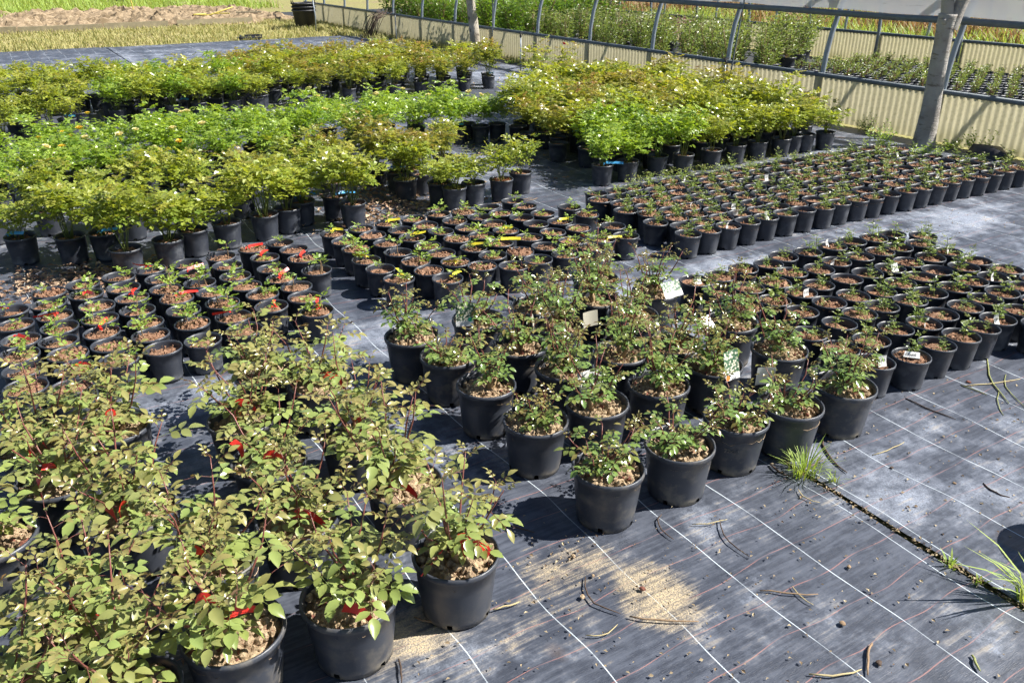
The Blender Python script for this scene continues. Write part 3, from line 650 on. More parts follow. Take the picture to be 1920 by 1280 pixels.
def tag_mesh(kind, seed):
    rr = random.Random(seed); b = MB()
    if kind in ('red', 'yellow', 'blue'):
        # loop-lock strip: knot round the stem, band lying out to the side
        L = rr.uniform(.075, .115); w = .0085; vs = []; fs = []; n = 6; sag = rr.uniform(-.02, .015); tw = rr.uniform(-.7, .7)
        for i in range(n + 1):
            t = i / n; a = .9 + tw * t
            for s in (-1, 1): vs.append((L * t, s * w * math.cos(a) + .01 * math.sin(t * 2.2), .018 + sag * t * t + s * w * math.sin(a)))
        for i in range(n): fs.append((2 * i, 2 * i + 1, 2 * i + 3, 2 * i + 2))
        b.add(vs, fs)
        for k in range(3):
            a0 = rr.uniform(0, 6.28); q = Vector((.006 * math.cos(a0), .006 * math.sin(a0), .010)); dd = Vector((math.cos(a0 + 1.4), math.sin(a0 + 1.4), rr.uniform(.1, .9)))
            b.leaflet(q, dd, Vector((0, .3, 1)), .020, .0075, .3, .6)
        return b.mesh(kind + '_tag', ['tag_' + kind])
    # folded white name tag
    w, h = rr.uniform(.016, .024), rr.uniform(.045, .058); vs = []; fs = []; n = 5; la = rr.uniform(.2, 1.1)
    for i in range(n + 1):
        t = i / n; a = la * t * t * 1.5
        for s in (-1, 1): vs.append((s * w, -.02 * math.sin(a) * t * 1.5, -.008 + h * t * math.cos(a * .7)))
    for i in range(n): fs.append((2 * i, 2 * i + 1, 2 * i + 3, 2 * i + 2))
    b.add(vs, fs)
    for k in range(5):   # strokes of handwriting
        x = -w * .6 + k * w * .3
        b.box((x, -.0035 - .004 * (k % 2), h * .42), (.0016, .0008, .012), 1, Matrix.Rotation(rr.uniform(-.7, .7), 3, 'Y'))
    return b.mesh('white_tag', ['tag_white', 'ink'])
tags = {k: [tag_mesh(k, 300 + j) for j in range(5)] for k in ('red', 'yellow', 'white', 'blue')}

def seedling_pot(uv, kind, label, group, tagc=None, full=False):
    rr = rnd
    root = thing('potted_seedling', label, 'potted seedling', W(uv[0], uv[1], 0.001), rr.uniform(0, 6.28), group, rr.uniform(.965, 1.0))
    root.rotation_euler.x = rr.uniform(-.025, .025); root.rotation_euler.y = rr.uniform(-.025, .025)
    ob('pot', pot_small, root)
    ob('soil', rr.choice(soil_full if full else soil_small), root, (0, 0, rr.uniform(-.012, .010)), rr.uniform(0, 6.28))
    if rr.random() < 0.95:
        ob('shoot', rr.choice(seed_pale if kind == 'pale' else seed_sprig), root, (rr.uniform(-.03, .03), rr.uniform(-.03, .03), SH * .86), rr.uniform(0, 6.28), rr.uniform(.65, 1.45))
    if tagc:
        t = ob('name_tag', rr.choice(tags[tagc]), root, (rr.uniform(-.035, .035), rr.uniform(-.03, .03), SH * (.91 if tagc == 'white' else 1.0)), (rr.uniform(.25, 1.25) if tagc == 'white' else rr.choice((0, 0, 3.1, 1.4, -1.0)) + rr.uniform(-.6, .6)) - root.rotation_euler.z, rr.uniform(.9, 1.15))
        if tagc == 'white': t.rotation_euler.x = rr.uniform(-.7, -.1)
    return root
def block(pts, kind, words, tagc, tagged, seed, full=0.12):
    rnd.seed(seed); pw = place_words(pts, .168)
    for i, p in enumerate(pts):
        t = tagc if i in tagged else None
        lab = 'rose seedling in small black pot, %s, %s' % (words, pw[i][2])
        if t: lab = '%s-tagged seedling in small black pot, %s, %s' % (t, words, pw[i][2])
        seedling_pot(p, kind, lab, 'seedling pots, ' + words, t, rnd.random() < full)
block(RED, 'pale', 'red-tag block', 'red', REDT, 21, .25)
block(YEL, 'pale', 'yellow-tag block', 'yellow', YELT, 22, .2)
block(WHT, 'sprig', 'near right block', 'white', WHTT, 23, .2)
rnd.seed(24); FAR = []
for j in range(8):
    v = 3.885 + .163 * j - .0
    for i in range(22):
        u = 3.75 + .186 * i + (.093 if j % 2 else 0) + rnd.uniform(-.006, .006)
        if u > 7.62 - .05 * j: continue
        FAR.append((u, v - .036 * max(0, u - 4.6) * (1 - j * .07) + rnd.uniform(-.006, .006)))
fart = set(rnd.sample(range(len(FAR)), 17))
pw = []; k0 = 0
rows = {}
block(FAR, 'sprig', 'far right block', 'white', fart, 25, .3)

# ================================================================== ROSE BUSHES IN POTS
def bush_mesh(seed, mat, h, spread, canes, leaves, lf, bronze, dense_top=.5, blossoms=None, stem='stem_red'):
    rr = random.Random(seed); rnd.seed(seed + 5); b = MB(); st = MB(); tips = []
    for c in range(canes):
        a = 2 * math.pi * (c + rr.uniform(-.3, .3)) / canes; out = spread * rr.uniform(.35, 1.0); hh = h * rr.uniform(.68, 1.08)
        p0 = Vector((rr.uniform(-.02, .02), rr.uniform(-.02, .02), -.02)); p3 = Vector((math.cos(a) * out, math.sin(a) * out, hh))
        p1 = p0 + Vector((math.cos(a) * out * .25, math.sin(a) * out * .25, hh * .4))
        pts = [p0, p1, (p1 + p3) / 2 + Vector((rr.uniform(-.02, .02), rr.uniform(-.02, .02), .02)), p3]
        st.tube(pts, [.0048, .0038, .0027, .0014], 4); tips.append(p3)
        n = leaves // canes
        for k in range(n):
            t = rr.uniform(0.16, 1.0) ** dense_top; seg = min(2, int(t * 3)); f = t * 3 - seg
            q = pts[seg] + (pts[seg + 1] - pts[seg]) * f
            az = rr.uniform(0, 6.28); r2 = rr.uniform(0, .075 if t < .9 else .03)
            q = q + Vector((math.cos(az) * r2, math.sin(az) * r2, rr.uniform(-.02, .03)))
            d = Vector((math.cos(az + rr.uniform(-.6, .6)), math.sin(az + rr.uniform(-.6, .6)), rr.uniform(-.25, .8)))
            b.cv = rr.random(); b.ca = min(1, max(0, (q.z / h - .72)) * 2.2 * bronze * rr.uniform(.2, 1.6) + (rr.uniform(.2, .8) * bronze if rr.random() < .10 * bronze else 0))
            compound(b, q, d, Vector((rr.uniform(-.4, .4), rr.uniform(-.4, .4), 1)), lf * 1.9, 2, lf * rr.uniform(.8, 1.15), lf * .37)
    return st, b, tips
def bush_set(name, n, seed, mat, h, spread, canes, leaves, lf, bronze, **k):
    out = []
    for i in range(n):
        st, b, tips = bush_mesh(seed + i, mat, h, spread, canes, leaves, lf, bronze, **k)
        out.append((st.mesh('canes_' + name, 'stem_green', True), b.mesh('foliage_' + name, mat), tips))
    return out
BUSH = {
    'yellow-green': bush_set('yellow_green', 7, 400, 'leaf_bush', .33, .20, 8, 185, .036, .35),
    'fresh green': bush_set('fresh_green', 6, 430, 'leaf_bright', .34, .21, 9, 260, .031, .2),
    'bronze-tipped': bush_set('bronze_tipped', 6, 460, 'leaf_olive', .36, .20, 9, 200, .035, .6),
    'loose tall': bush_set('loose_tall', 4, 490, 'leaf_bush', .52, .20, 7, 150, .036, .8),
}
def blossom_mesh(mat, seed):
    rr = random.Random(seed); rnd.seed(seed); b = MB()
    for ring, (n, tilt, L) in enumerate(((5, .35, .026), (5, .8, .022), (4, 1.25, .018))):
        for k in range(n):
            a = 2 * math.pi * k / n + ring * .6
            b.leaflet(Vector((0, 0, .002 * ring)), Vector((math.cos(a), math.sin(a), tilt)), Vector((-math.cos(a) * .6, -math.sin(a) * .6, 1)), L, L * .62, .25, -.25)
    return b.mesh('blossom', mat, True)
blossom = {k: blossom_mesh('petal_' + k, 5) for k in ('yellow', 'cream', 'red', 'white')}
def moss_mesh(seed, ca):
    rr = random.Random(seed); b = MB()
    for k in range(170):
        a = rr.uniform(0, 6.28); q = QR * .88 * math.sqrt(rr.random()); b.cv = rr.random(); b.ca = ca * rr.random()
        b.kite(Vector((q * math.cos(a), q * math.sin(a), QH * .86)), Vector((rr.uniform(-1, 1), rr.uniform(-1, 1), rr.uniform(.6, 1.6))), Vector((0.3, .2, 1)), rr.uniform(.015, .028), .005)
    return b.mesh('pot_moss', 'leaf_moss')
moss_y, moss_r = moss_mesh(1, .1), moss_mesh(2, 1.6)
def bush(uv, kind, label, group, front=False, extra=None, sc=1.0, bl=None, tagc=None):
    rr = rnd; var = rr.choice(BUSH[kind])
    root = thing('potted_rose_bush', label, 'rose bush', W(uv[0], uv[1], 0.001), rr.uniform(0, 6.28), group)
    ob('pot', pot_bush_open if front else pot_bush, root)
    if front: ob('soil', rr.choice(soil_bush), root, (0, 0, 0), rr.uniform(0, 6.28))
    s = sc * rr.uniform(.76, 1.14); fz = s * rr.uniform(.80, 1.22)
    if front: ob('canes', var[0], root, (0, 0, QH * .84), 0, (s, s, fz))
    f = ob('foliage', var[1], root, (0, 0, QH * .84), 0, (s, s, fz)); f['kind'] = 'stuff'
    if extra == 'yellow': ob('moss', moss_y, root)
    if extra == 'red': ob('moss', moss_r, root)
    if bl:
        for c in bl:
            t = rr.choice(var[2]); o = ob('flower', blossom[c], root, (t.x * s, t.y * s, QH * .84 + t.z * fz + .035), rr.uniform(0, 6), rr.uniform(1.2, 1.9)); o.rotation_euler.x = rr.uniform(-.5, .5)
    if tagc: ob('name_tag', rr.choice(tags[tagc]), root, (rr.uniform(-.05, .05), -.05, QH * 1.02), rr.uniform(-.5, .5) - root.rotation_euler.z, 1.3)
    return root
def lattice(u0, u1, v0, v1, du, dv, jit, keep=lambda u, v: True):
    out = []; j = 0; v = v0
    while v <= v1:
        u = u0 + (du / 2 if j % 2 else 0)
        while u <= u1:
            p = (u + rnd.uniform(-jit, jit), v + rnd.uniform(-jit, jit))
            if keep(*p): out.append(p)
            u += du
        v += dv; j += 1
    return out
def bed(pts, pitch, words, kindf, front_rows=1, sc=1.0, blf=None, tagp=.04, extras=None, scf=None):
    pw = place_words(pts, pitch)
    for i, p in enumerate(pts):
        k = kindf(*p); bl = blf(*p) if blf else None
        lab = '%s potted rose bush%s, %s, %s' % (k, ' with %s flower' % bl[0] if bl else '', words, pw[i][2])
        bush(p, k, lab, 'rose bushes, ' + words, pw[i][0] < front_rows, (extras or {}).get(i), sc * (scf(*p) if scf else 1), bl, 'blue' if rnd.random() < tagp else None)
rnd.seed(31)
bed(AFR, .30, 'left bed front strip', lambda u, v: 'yellow-green', 9, 1.02, None, .25)
bed(lattice(-.35, 2.35, 6.30, 6.75, .36, .40, .07, lambda u, v: not (u < .6 and v < 6.5)), .40, 'left bed behind the front strip', lambda u, v: 'bronze-tipped' if rnd.random() < .35 else 'yellow-green', 9, .9)
bed(A2 + [(2.95, 6.45), (3.25, 6.5), (2.75, 6.95), (3.05, 6.85), (3.4, 6.75)], .25, 'small cluster beside the path', lambda u, v: 'bronze-tipped' if u < 3.3 and v > 6.2 else 'yellow-green', 9, .88, None, .1, {0: 'yellow', 2: 'yellow', 5: 'yellow', 7: 'red'})
def yb(u, v):
    if rnd.random() < (.5 if u < 4.1 else .6): return [rnd.choice(('yellow', 'yellow', 'cream', 'cream'))] * rnd.choice((1, 1, 2))
bed(lattice(-.45, 4.15, 7.38, 8.50, .35, .34, .06, lambda u, v: not (u < .25 and v > 8.2) and not (u > 2.4 and v < 7.5)) + BEN, .34, 'yellow-flowered bed', lambda u, v: 'fresh green', 1, 1.0, yb, .05)
bed(EGR + [(-.28, 9.75), (-.2, 10.35), (.35, 10.9)], .35, 'small group by the left path', lambda u, v: 'yellow-green', 9, .95)
bed(lattice(-.2, 1.15, 11.95, 13.2, .36, .36, .05), .36, 'far left group', lambda u, v: 'yellow-green', 1, 1.0)
bed(lattice(1.2, 2.95, 10.9, 12.9, .34, .34, .05), .34, 'far bed left half', lambda u, v: 'yellow-green' if rnd.random() < .75 else 'fresh green', 1, 1.05)
bed(lattice(3.05, 6.75, 11.1, 14.0, .37, .37, .06, lambda u, v: v < 12.2 or u < 6.6 - (v - 12.2) * .5), .37, 'far bed right half', lambda u, v: 'bronze-tipped' if rnd.random() < .5 else 'yellow-green', 1, 1.02)
def ckind(u, v):
    if u < 5.35 and v < 6.45: return 'fresh green'
    return 'yellow-green' if rnd.random() < .75 else 'bronze-tipped'
bed(lattice(4.42, 7.45, 5.68, 9.3, .31, .31, .05, lambda u, v: u > 4.42 + max(0, v - 7.2) * .72 and v > 5.60 - .27 * max(0, u - 5.9)), .31, 'bed below the fence', ckind, 1, 1.08, None, .06, None, lambda u, v: 1.0 + .05 * max(0, v - 7))
tall = [(6.55, 9.35, ['red']), (6.95, 8.9, ['red']), (6.9, 7.1, None), (7.1, 6.6, None), (7.0, 5.7, None), (6.3, 9.7, None)]
tw = ['behind the bed below the fence, with crimson flower, farthest', 'behind the bed below the fence, with crimson flower, nearer', 'sticking out of the fence bed before the second sprinkler', 'in the fence bed right of the second sprinkler',
      'at the right end of the fence bed', 'at the far left corner of the fence bed']
for (u, v, bl), w_ in zip(tall, tw): bush((u, v), 'loose tall', 'tall loose rose bush ' + w_, 'tall rose bushes', False, None, 1.0, bl)

# ================================================================== NEAR ROSES: pot, soil, canes and every leaf on its own
def rose_leaf(name, mat, seed, young, pairs=2):
    rnd.seed(seed); rr = random.Random(seed); b = MB()
    b.cv = rr.uniform(.15, .9); b.ca = rr.uniform(.45, .95) if young else (rr.uniform(.2, .4) if rr.random() < .25 else rr.uniform(0, .12))
    p = Vector((0, 0, 0)); d = Vector((0, 1, 0)); up = Vector((0, 0, 1)); dr = rr.uniform(.12, .34)
    def at(t): return Vector((0.03 * math.sin(t * 2), t * .82, -dr * t * t * .8))
    lf, wd = (.42, .128) if not young else (.42, .105)
    b.tube([at(0), at(.35), at(.7), at(1.0)], [.012, .010, .008, .006], 3, 1, False)
    for k in range(pairs):
        t = (.48, .80, .95)[k] if pairs < 3 else (.38, .63, .84)[k]
        for s in (1, -1):
            bb = rr.uniform(.82, 1.06) * (.82 + .12 * k)
            dd = Vector((s * .88, .52, rr.uniform(-.38, .08))); b.cv = min(1, max(0, b.cv + rr.uniform(-.12, .12)))
            b.leaflet(at(t) + Vector((s * .03, 0, 0)), dd, Vector((s * rr.uniform(-.35, .2), rr.uniform(-.2, .2), 1)), lf * bb, wd * rr.uniform(.9, 1.12), rr.uniform(.02, .18) if not young else rr.uniform(.2, .5), rr.uniform(.08, .38))
    b.leaflet(at(1.0), Vector((rr.uniform(-.12, .12), .9, rr.uniform(-.75, -.2))), Vector((rr.uniform(-.2, .2), .4, 1)), lf * 1.12, wd * 1.12, rr.uniform(.1, .3), rr.uniform(.1, .35))
    return b.mesh(name, [mat, 'stem_red' if young else 'stem_green'], True)
LEAF = {}
for kd, mat, sd in (('left', 'leaf_left', 700), ('centre', 'leaf_centre', 740)):
    LEAF[kd] = ([rose_leaf('rose_leaf_' + kd, mat, sd + k, False, 2 + (k == 3)) for k in range(7)], [rose_leaf('young_rose_leaf_' + kd, mat, sd + 20 + k, True, 2 if k else 1) for k in range(4)])

def near_rose(uv, kind, label, group, seed, h, spread, shoots, leafsize, gap, sc=1.0, bias=(0, 0), stump=(.05, .1), lowleaf=.12):
    rr = random.Random(seed)
    root = thing('potted_rose', label, 'potted rose', W(uv[0], uv[1], 0.001), 0, group)
    root.rotation_euler.x = rr.uniform(-.02, .02); root.rotation_euler.y = rr.uniform(-.02, .02)
    o = ob('pot', pot_big, root, (0, 0, 0), rr.uniform(0, 6.28), (sc, sc, 1.0))
    ob('soil', rr.choice(soil_big), root, (0, 0, rr.uniform(-.012, .008)), rr.uniform(0, 6.28), (sc, sc, 1.0))
    z0 = BH * .87; st = MB(); c0 = Vector((rr.uniform(-.02, .02), rr.uniform(-.02, .02), z0 - .03)); tops = []
    for k in range(rr.choice((2, 2, 3))):
        a = rr.uniform(0, 6.28); L = rr.uniform(*stump) + .03; d = Vector((math.cos(a) * rr.uniform(.15, .6), math.sin(a) * rr.uniform(.15, .6), 1)).normalized()
        st.tube([c0 + Vector((math.cos(a) * .006, math.sin(a) * .006, 0)), c0 + d * L * .55 + Vector((rr.uniform(-.005, .005), rr.uniform(-.005, .005), 0)), c0 + d * L], [.0125, .0105, .0088], 8, 0); tops.append((c0, d, L))
    mature, young = LEAF[kind]
    for s in range(shoots):
        cc, d, L = tops[s % len(tops)]; p0 = cc + d * L * rr.uniform(.55, .98)
        a = 2 * math.pi * (s + rr.uniform(-.35, .35)) / shoots; out = spread * rr.uniform(.35, 1.05); hh = h * rr.uniform(.5, 1.05)
        p3 = p0 + Vector((math.cos(a) * out + bias[0], math.sin(a) * out + bias[1], hh))
        p1 = p0 + (p3 - p0) * .33 + Vector((math.cos(a) * out * .15, math.sin(a) * out * .15, -.01 * rr.random()))
        p2 = p0 + (p3 - p0) * .68 + Vector((math.cos(a) * out * .08 + rr.uniform(-.012, .012), math.sin(a) * out * .08 + rr.uniform(-.012, .012), 0))
        pts = [p0, p1, p2, p3]; st.tube(pts, [.0040, .0034, .0026, .0013], 6, 1)
        ln = (p3 - p0).length; n = max(4, int(ln / gap))
        for k in range(n + 2):
            t = min(1.0, lowleaf + (1 - lowleaf) * k / n); seg = min(2, int(t * 3)); f = t * 3 - seg
            q = pts[seg] + (pts[seg + 1] - pts[seg]) * f; az = k * 2.4 + s * 1.1 + rr.uniform(-.5, .5)
            isy = t > .76 or (t > .5 and rr.random() < .3)
            el = rr.uniform(.0, .55) if t < .85 else rr.uniform(.5, 1.5)
            y = Vector((math.cos(az), math.sin(az), el)).normalized(); x = y.cross(Vector((rr.uniform(-.25, .25), rr.uniform(-.25, .25), 1))).normalized(); z = x.cross(y)
            size = leafsize * rr.uniform(.75, 1.12) * (1.0 if t < .75 else .92 - .38 * (t - .75) / .25)
            me = rr.choice(young) if isy else rr.choice(mature)
            lo = bpy.data.objects.new('leaf', me); C.objects.link(lo); lo.parent = root
            mt = Matrix.Identity(4)
            for c, ax in enumerate((x, y, z)):
                for r_ in range(3): mt[r_][c] = ax[r_] * size
            mt.translation = q; lo.matrix_basis = mt
    ob('cane', st.mesh('rose_cane', ['bark', 'stem_red'], True), root)
    return root
def strip_tag(root, mat, p, L, rz, tilt, w=.0095):
    """bent ribbon tag hanging from a cane"""
    b = MB(); vs = []; fs = []; n = 7
    for i in range(n + 1):
        t = i / n; x = L * t; z = .018 * math.sin(t * 2.6) - L * .35 * t * t; a = .6 + t * 1.1
        for s in (-1, 1): vs.append((x, s * w * math.cos(a), z + s * w * math.sin(a)))
    for i in range(n): fs.append((2 * i, 2 * i + 1, 2 * i + 3, 2 * i + 2))
    b.add(vs, fs); o = ob('name_tag', b.mesh('ribbon_tag', mat, True), root, p, rz); o.rotation_euler.y = tilt; return o

pl = place_words(LEF, .26)
for i, p in enumerate(LEF):
    rr = random.Random(900 + i)
    tall_ = i in (1, 8, 7, 11, 13, 15, 17, 3)
    root = near_rose(p, 'left', 'bronze-tipped leafy rose in large pot, front left group, %s' % pl[i][2], 'large potted roses, front left group', 910 + i,
                     rr.uniform(.29, .37) if tall_ else rr.uniform(.20, .28), rr.uniform(.155, .20), rr.choice((7, 7, 8)), rr.uniform(.100, .118), .033, 1.06 if i in (0, 2, 3) else 1.02, (0, 0), (.05, .11))
    if i != 14:
        strip_tag(root, 'tag_red', (rr.uniform(-.06, .03), -rr.uniform(.05, .10), BH + rr.uniform(.03, .10)), rr.uniform(.08, .11), rr.uniform(-1.2, .6), rr.uniform(-.3, .7), .014)
        if rr.random() < .6: strip_tag(root, 'tag_red', (rr.uniform(-.10, .08), -rr.uniform(.06, .12), BH + rr.uniform(.04, .20)), rr.uniform(.05, .08), rr.uniform(-1.5, 1.2), rr.uniform(-.3, .9), .012)
    if i == 1:
        b = MB(); b.tube([(-.02, -.02, BH + .05), (-.07, -.08, BH + .012), (-.095, -.115, BH + .002)], .0022, 5); ob('red_tie', b.mesh('red_tie', 'tag_red'), root)
pc = place_words(CEN, .27)
for i, p in enumerate(CEN):
    rr = random.Random(950 + i); low = i in (3, 15, 14, 16, 22, 1)
    near_rose(p, 'centre', 'dark glossy-leaved rose in large pot, centre group, %s' % pc[i][2], 'large potted roses, centre group', 960 + i,
              rr.uniform(.13, .18) if low else rr.uniform(.19, .27), rr.uniform(.125, .16), rr.choice((7, 8)), rr.uniform(.068, .082), .0245, rr.uniform(.965, 1.0), (0, 0), (.04, .11) if not low else (.015, .05), .10)

# picture cards and care labels hung on the centre roses
def card_mat(name, kind):
    m, nt, b = new_mat(name); tc = nd(nt, 'ShaderNodeTexCoord'); P = tc.outputs['Object']
    sep = nd(nt, 'ShaderNodeSeparateXYZ'); lk(nt, P, sep.inputs[0])
    if kind == 'photo':
        vo = nd(nt, 'ShaderNodeTexVoronoi'); vo.inputs['Scale'].default_value = 95; lk(nt, P, vo.inputs['Vector'])
        pic = mix_n(nt, ramp(nt, vo.outputs['Distance'], .25, .62), (.82, .78, .62), (.05, .13, .07))
        col = mix_n(nt, ramp(nt, sep.outputs[2], .026, .028), (.82, .82, .80), pic)
    else:
        wv = nd(nt, 'ShaderNodeTexWave', bands_direction='Z'); wv.inputs['Scale'].default_value = 75; wv.inputs['Distortion'].default_value = .6; lk(nt, P, wv.inputs['Vector'])
        col = mix_n(nt, math_n(nt, 'MULTIPLY', ramp(nt, wv.outputs['Fac'], .55, .8), .55), (.70, .70, .67) if kind == 'text' else (.50, .47, .37), (.25, .25, .25))
    lk(nt, col, b.inputs['Base Color']); b.inputs['Roughness'].default_value = .35; return m
M['card_photo'] = card_mat('printed_rose_card', 'photo'); M['card_text'] = card_mat('printed_care_text', 'text'); M['card_old'] = card_mat('faded_care_text', 'old')
def card(uv, z, w, h, yaw, lean, mat, label, dots=()):
    b = MB(); vs = []; fs = []; n = 6
    for s, yy in ((0, 0.0), (1, 0.0012)):
        for i in range(n + 1):
            x = -w / 2 + w * i / n; bend = .006 * math.sin(math.pi * i / n)
            vs += [(x, yy + bend, 0), (x, yy + bend, h)]
    k = 2 * (n + 1)
    for i in range(n):
        fs.append((2 * i, 2 * i + 2, 2 * i + 3, 2 * i + 1)); fs.append((k + 2 * i, k + 2 * i + 1, k + 2 * i + 3, k + 2 * i + 2))
    b.add(vs, fs); p = W(uv[0], uv[1], z); root = tag(ob('plant_card', b.mesh('plant_card', mat, True), None, p, yaw), label, 'plant label', 'labels hung on the centre roses')
    root.rotation_euler.x = lean
    for (dx, dz, r, mt) in dots:
        d = MB(); d.add([(dx, -.0025, dz)] + [(dx + r * math.cos(2 * math.pi * q / 14), -.0025, dz + r * math.sin(2 * math.pi * q / 14)) for q in range(14)], [(0, 1 + (q + 1) % 14, 1 + q) for q in range(14)])
        bend = .006 * math.sin(math.pi * (dx + w / 2) / w); ob('printed_disc', d.mesh('printed_disc', mt), root, (0, bend, 0))
    return root
M['ink_orange'] = plain('orange_print', (.85, .24, .05), .5); M['ink_green'] = plain('green_print', (.02, .30, .20), .5)
card((2.377, 2.116), 0.24, 0.085, 0.125, 0.6, -0.27, 'card_photo', 'picture card of white roses with an orange dot, centre group', [(-.027, .014, .012, 'ink_orange')])
card((2.450, 2.016), 0.24, 0.075, 0.085, 0.0, 0.1, 'tag_white', 'bright crumpled white paper label beside the white rose card', [])
card((1.837, 2.370), 0.225, 0.115, 0.085, 0.5, -0.32999999999999996, 'card_text', 'wide white care label with lines of print, centre group', [])
card((1.937, 2.954), 0.23, 0.075, 0.085, 1.5, -0.15, 'card_old', 'faded upright care label seen nearly edge-on, centre group', [])
card((1.705, 3.216), 0.22, 0.085, 0.115, 0.10000000000000003, -0.15, 'card_photo', 'dark picture card with a green dot at the left of the centre group', [(.027, .034, .011, 'ink_green')])
card((2.633, 2.526), 0.25, 0.1, 0.07, 0.7, -0.85, 'card_photo', 'tilted picture card lying among leaves, right of the centre group', [])
card((2.772, 2.923), 0.25, 0.12, 0.085, 0.55, -0.65, 'card_photo', 'pale picture card at the back of the centre group', [])
card((2.209, 2.881), 0.23, 0.085, 0.075, 0.55, -0.15, 'card_old', 'greyish care label between the back rows of the centre group', [])

# ================================================================== PLANTS INSIDE THE TUNNEL
def shrub_mesh(seed, mat, h, spread, n, lf, wd, low=.2):
    rr = random.Random(seed); b = MB()
    for c in range(max(3, n // 60)):
        a = rr.uniform(0, 6.28); q = Vector((math.cos(a) * spread * rr.random(), math.sin(a) * spread * rr.random(), h * rr.uniform(.8, 1)))
        b.tube([(0, 0, 0), q * .5 + Vector((0, 0, .02)), q], [.008, .006, .003], 4, 1)
        for k in range(n // max(3, n // 60)):
            t = rr.uniform(low, 1); p = q * t; az = rr.uniform(0, 6.28); r2 = rr.uniform(.02, spread * .45)
            p = p + Vector((math.cos(az) * r2, math.sin(az) * r2, rr.uniform(-.04, .05))); b.cv = rr.random(); b.ca = max(0, t - .8) * rr.uniform(0, 2.5)
            b.kite(p, Vector((math.cos(az), math.sin(az), rr.uniform(-.1, 1.1))), Vector((rr.uniform(-.5, .5), rr.uniform(-.5, .5), 1)), lf * rr.uniform(.7, 1.2), wd)
    return b.mesh('shrub_foliage', [mat, 'twig'])
gh_small = [shrub_mesh(800 + k, 'leaf_far', .11, .05, 70, .030, .008, .3) for k in range(6)]
gh_tall = [shrub_mesh(820 + k, 'leaf_far', .72, .30, 520, .065, .015, .15) for k in range(5)]
gh_laurel = [shrub_mesh(840 + k, 'leaf_laurel', .80, .40, 800, .075, .021, .1) for k in range(4)]
gh_purple = [shrub_mesh(860 + k, 'leaf_purple', .40, .25, 300, .05, .014, .2) for k in range(2)]
rnd.seed(51); gp = []
for j in range(10):
    for i in range(19):
        gp.append((11.05 + .235 * j + rnd.uniform(-.02, .02), 4.95 + .245 * i + (.12 if j % 2 else 0) + rnd.uniform(-.02, .02)))
gp = [p for p in gp if p[1] < 10.0 - (p[0] - 11) * .15]
keys = {}
for u, v in gp: keys.setdefault(round((u - 11.05) / .235), []).append((u, v))
for r_ in sorted(keys):
    for c_, p in enumerate(sorted(keys[r_], key=lambda q: -q[1])):
        lab = 'small potted shrub inside the tunnel, %s row behind the skirt, %s' % (ORD[r_] if r_ else 'front', 'leftmost' if c_ == 0 else ORD[c_] + ' from left')
        root = thing('potted_shrub', lab, 'potted shrub', W(p[0], p[1], 0), rnd.uniform(0, 6.28), 'small potted shrubs inside the tunnel', 1.0)
        po = ob('pot', pot_bush, root, (0, 0, 0), 0, 1.05)
        if r_ == 0 and c_ == len(keys[r_]) - 2: po.material_slots[0].link = 'OBJECT'; po.material_slots[0].material = M['terracotta']
        ob('foliage', rnd.choice(gh_small), root, (0, 0, QH * .86), 0, rnd.uniform(.95, 1.45))['kind'] = 'stuff'
def gh_bush(pts, meshes, name, lab, group, sc):
    pts = sorted(pts, key=lambda q: q[1])
    pw = place_words([(v, u) for u, v in pts], .62)
    for i, (u, v) in enumerate(pts):
        root = thing(name, '%s, %s' % (lab, pw[i][2].replace('from left', 'along')), 'shrub', W(u, v, 0), rnd.uniform(0, 6.28), group)
        ob('pot', pot_bush, root, (0, 0, 0), 0, 1.5)
        s = sc * rnd.uniform(.85, 1.15); ob('foliage', rnd.choice(meshes), root, (0, 0, .15), 0, s)['kind'] = 'stuff'
gh_bush([(9.7 + .62 * j + rnd.uniform(-.1, .1), 9.9 + .62 * i + rnd.uniform(-.1, .1)) for j in range(4) for i in range(9) if not (j > 2 and i > 5)] + [(9.5, 9.3), (10.1, 9.2), (10.6, 9.5), (12.0, 10.2), (12.6, 10.6), (11.4, 10.15)], gh_tall, 'tunnel_shrub', 'loose grey-green shrub inside the tunnel', 'tall shrubs inside the tunnel', 1.0)
gh_bush([(9.6 + .8 * j + rnd.uniform(-.1, .1), 15.7 + .75 * i + rnd.uniform(-.1, .1)) for j in range(4) for i in range(9)], gh_laurel, 'laurel_shrub', 'dense deep green shrub inside the tunnel', 'laurel shrubs inside the tunnel', 1.05)
gh_bush([(12.2 + .45 * j, 14.2 + .5 * i) for j in range(3) for i in range(3)], gh_purple, 'purple_shrub', 'purple-leaved shrub inside the tunnel', 'purple shrubs inside the tunnel', 1.0)

# ================================================================== SPRINKLERS, TUB AND OTHER SMALL THINGS
def sprinkler(u, v, h, label, lean=0):
    root = thing('sprinkler', label, 'sprinkler', W(u, v, 0), TH + lean, 'sprinklers on risers')
    b = MB(); b.tube([(0, 0, -.02), (0, 0, h)], .011, 8); ob('riser', b.mesh('riser', 'galv', True), root)
    b = MB(); b.tube([(0, 0, h), (0, 0, h + .03), (0, 0, h + .045)], [.017, .02, .014], 8); b.box((.02, 0, h + .06), (.10, .024, .022)); b.tube([(-.03, 0, h + .05), (-.055, 0, h + .085)], [.009, .006], 6)
    b.tube([(.06, 0, h + .06), (.085, .02, h + .075)], [.010, .006], 6); ob('head', b.mesh('sprinkler_head', 'black_plastic'), root)
    b = MB(); b.tube([(0, 0, h * .3), (0, 0, h * .3 + .03)], .017, 8); ob('coupling', b.mesh('coupling', 'galv_dark'), root)
sprinkler(7.80, 12.45, .56, 'sprinkler riser at the gap between the two far beds', .6)
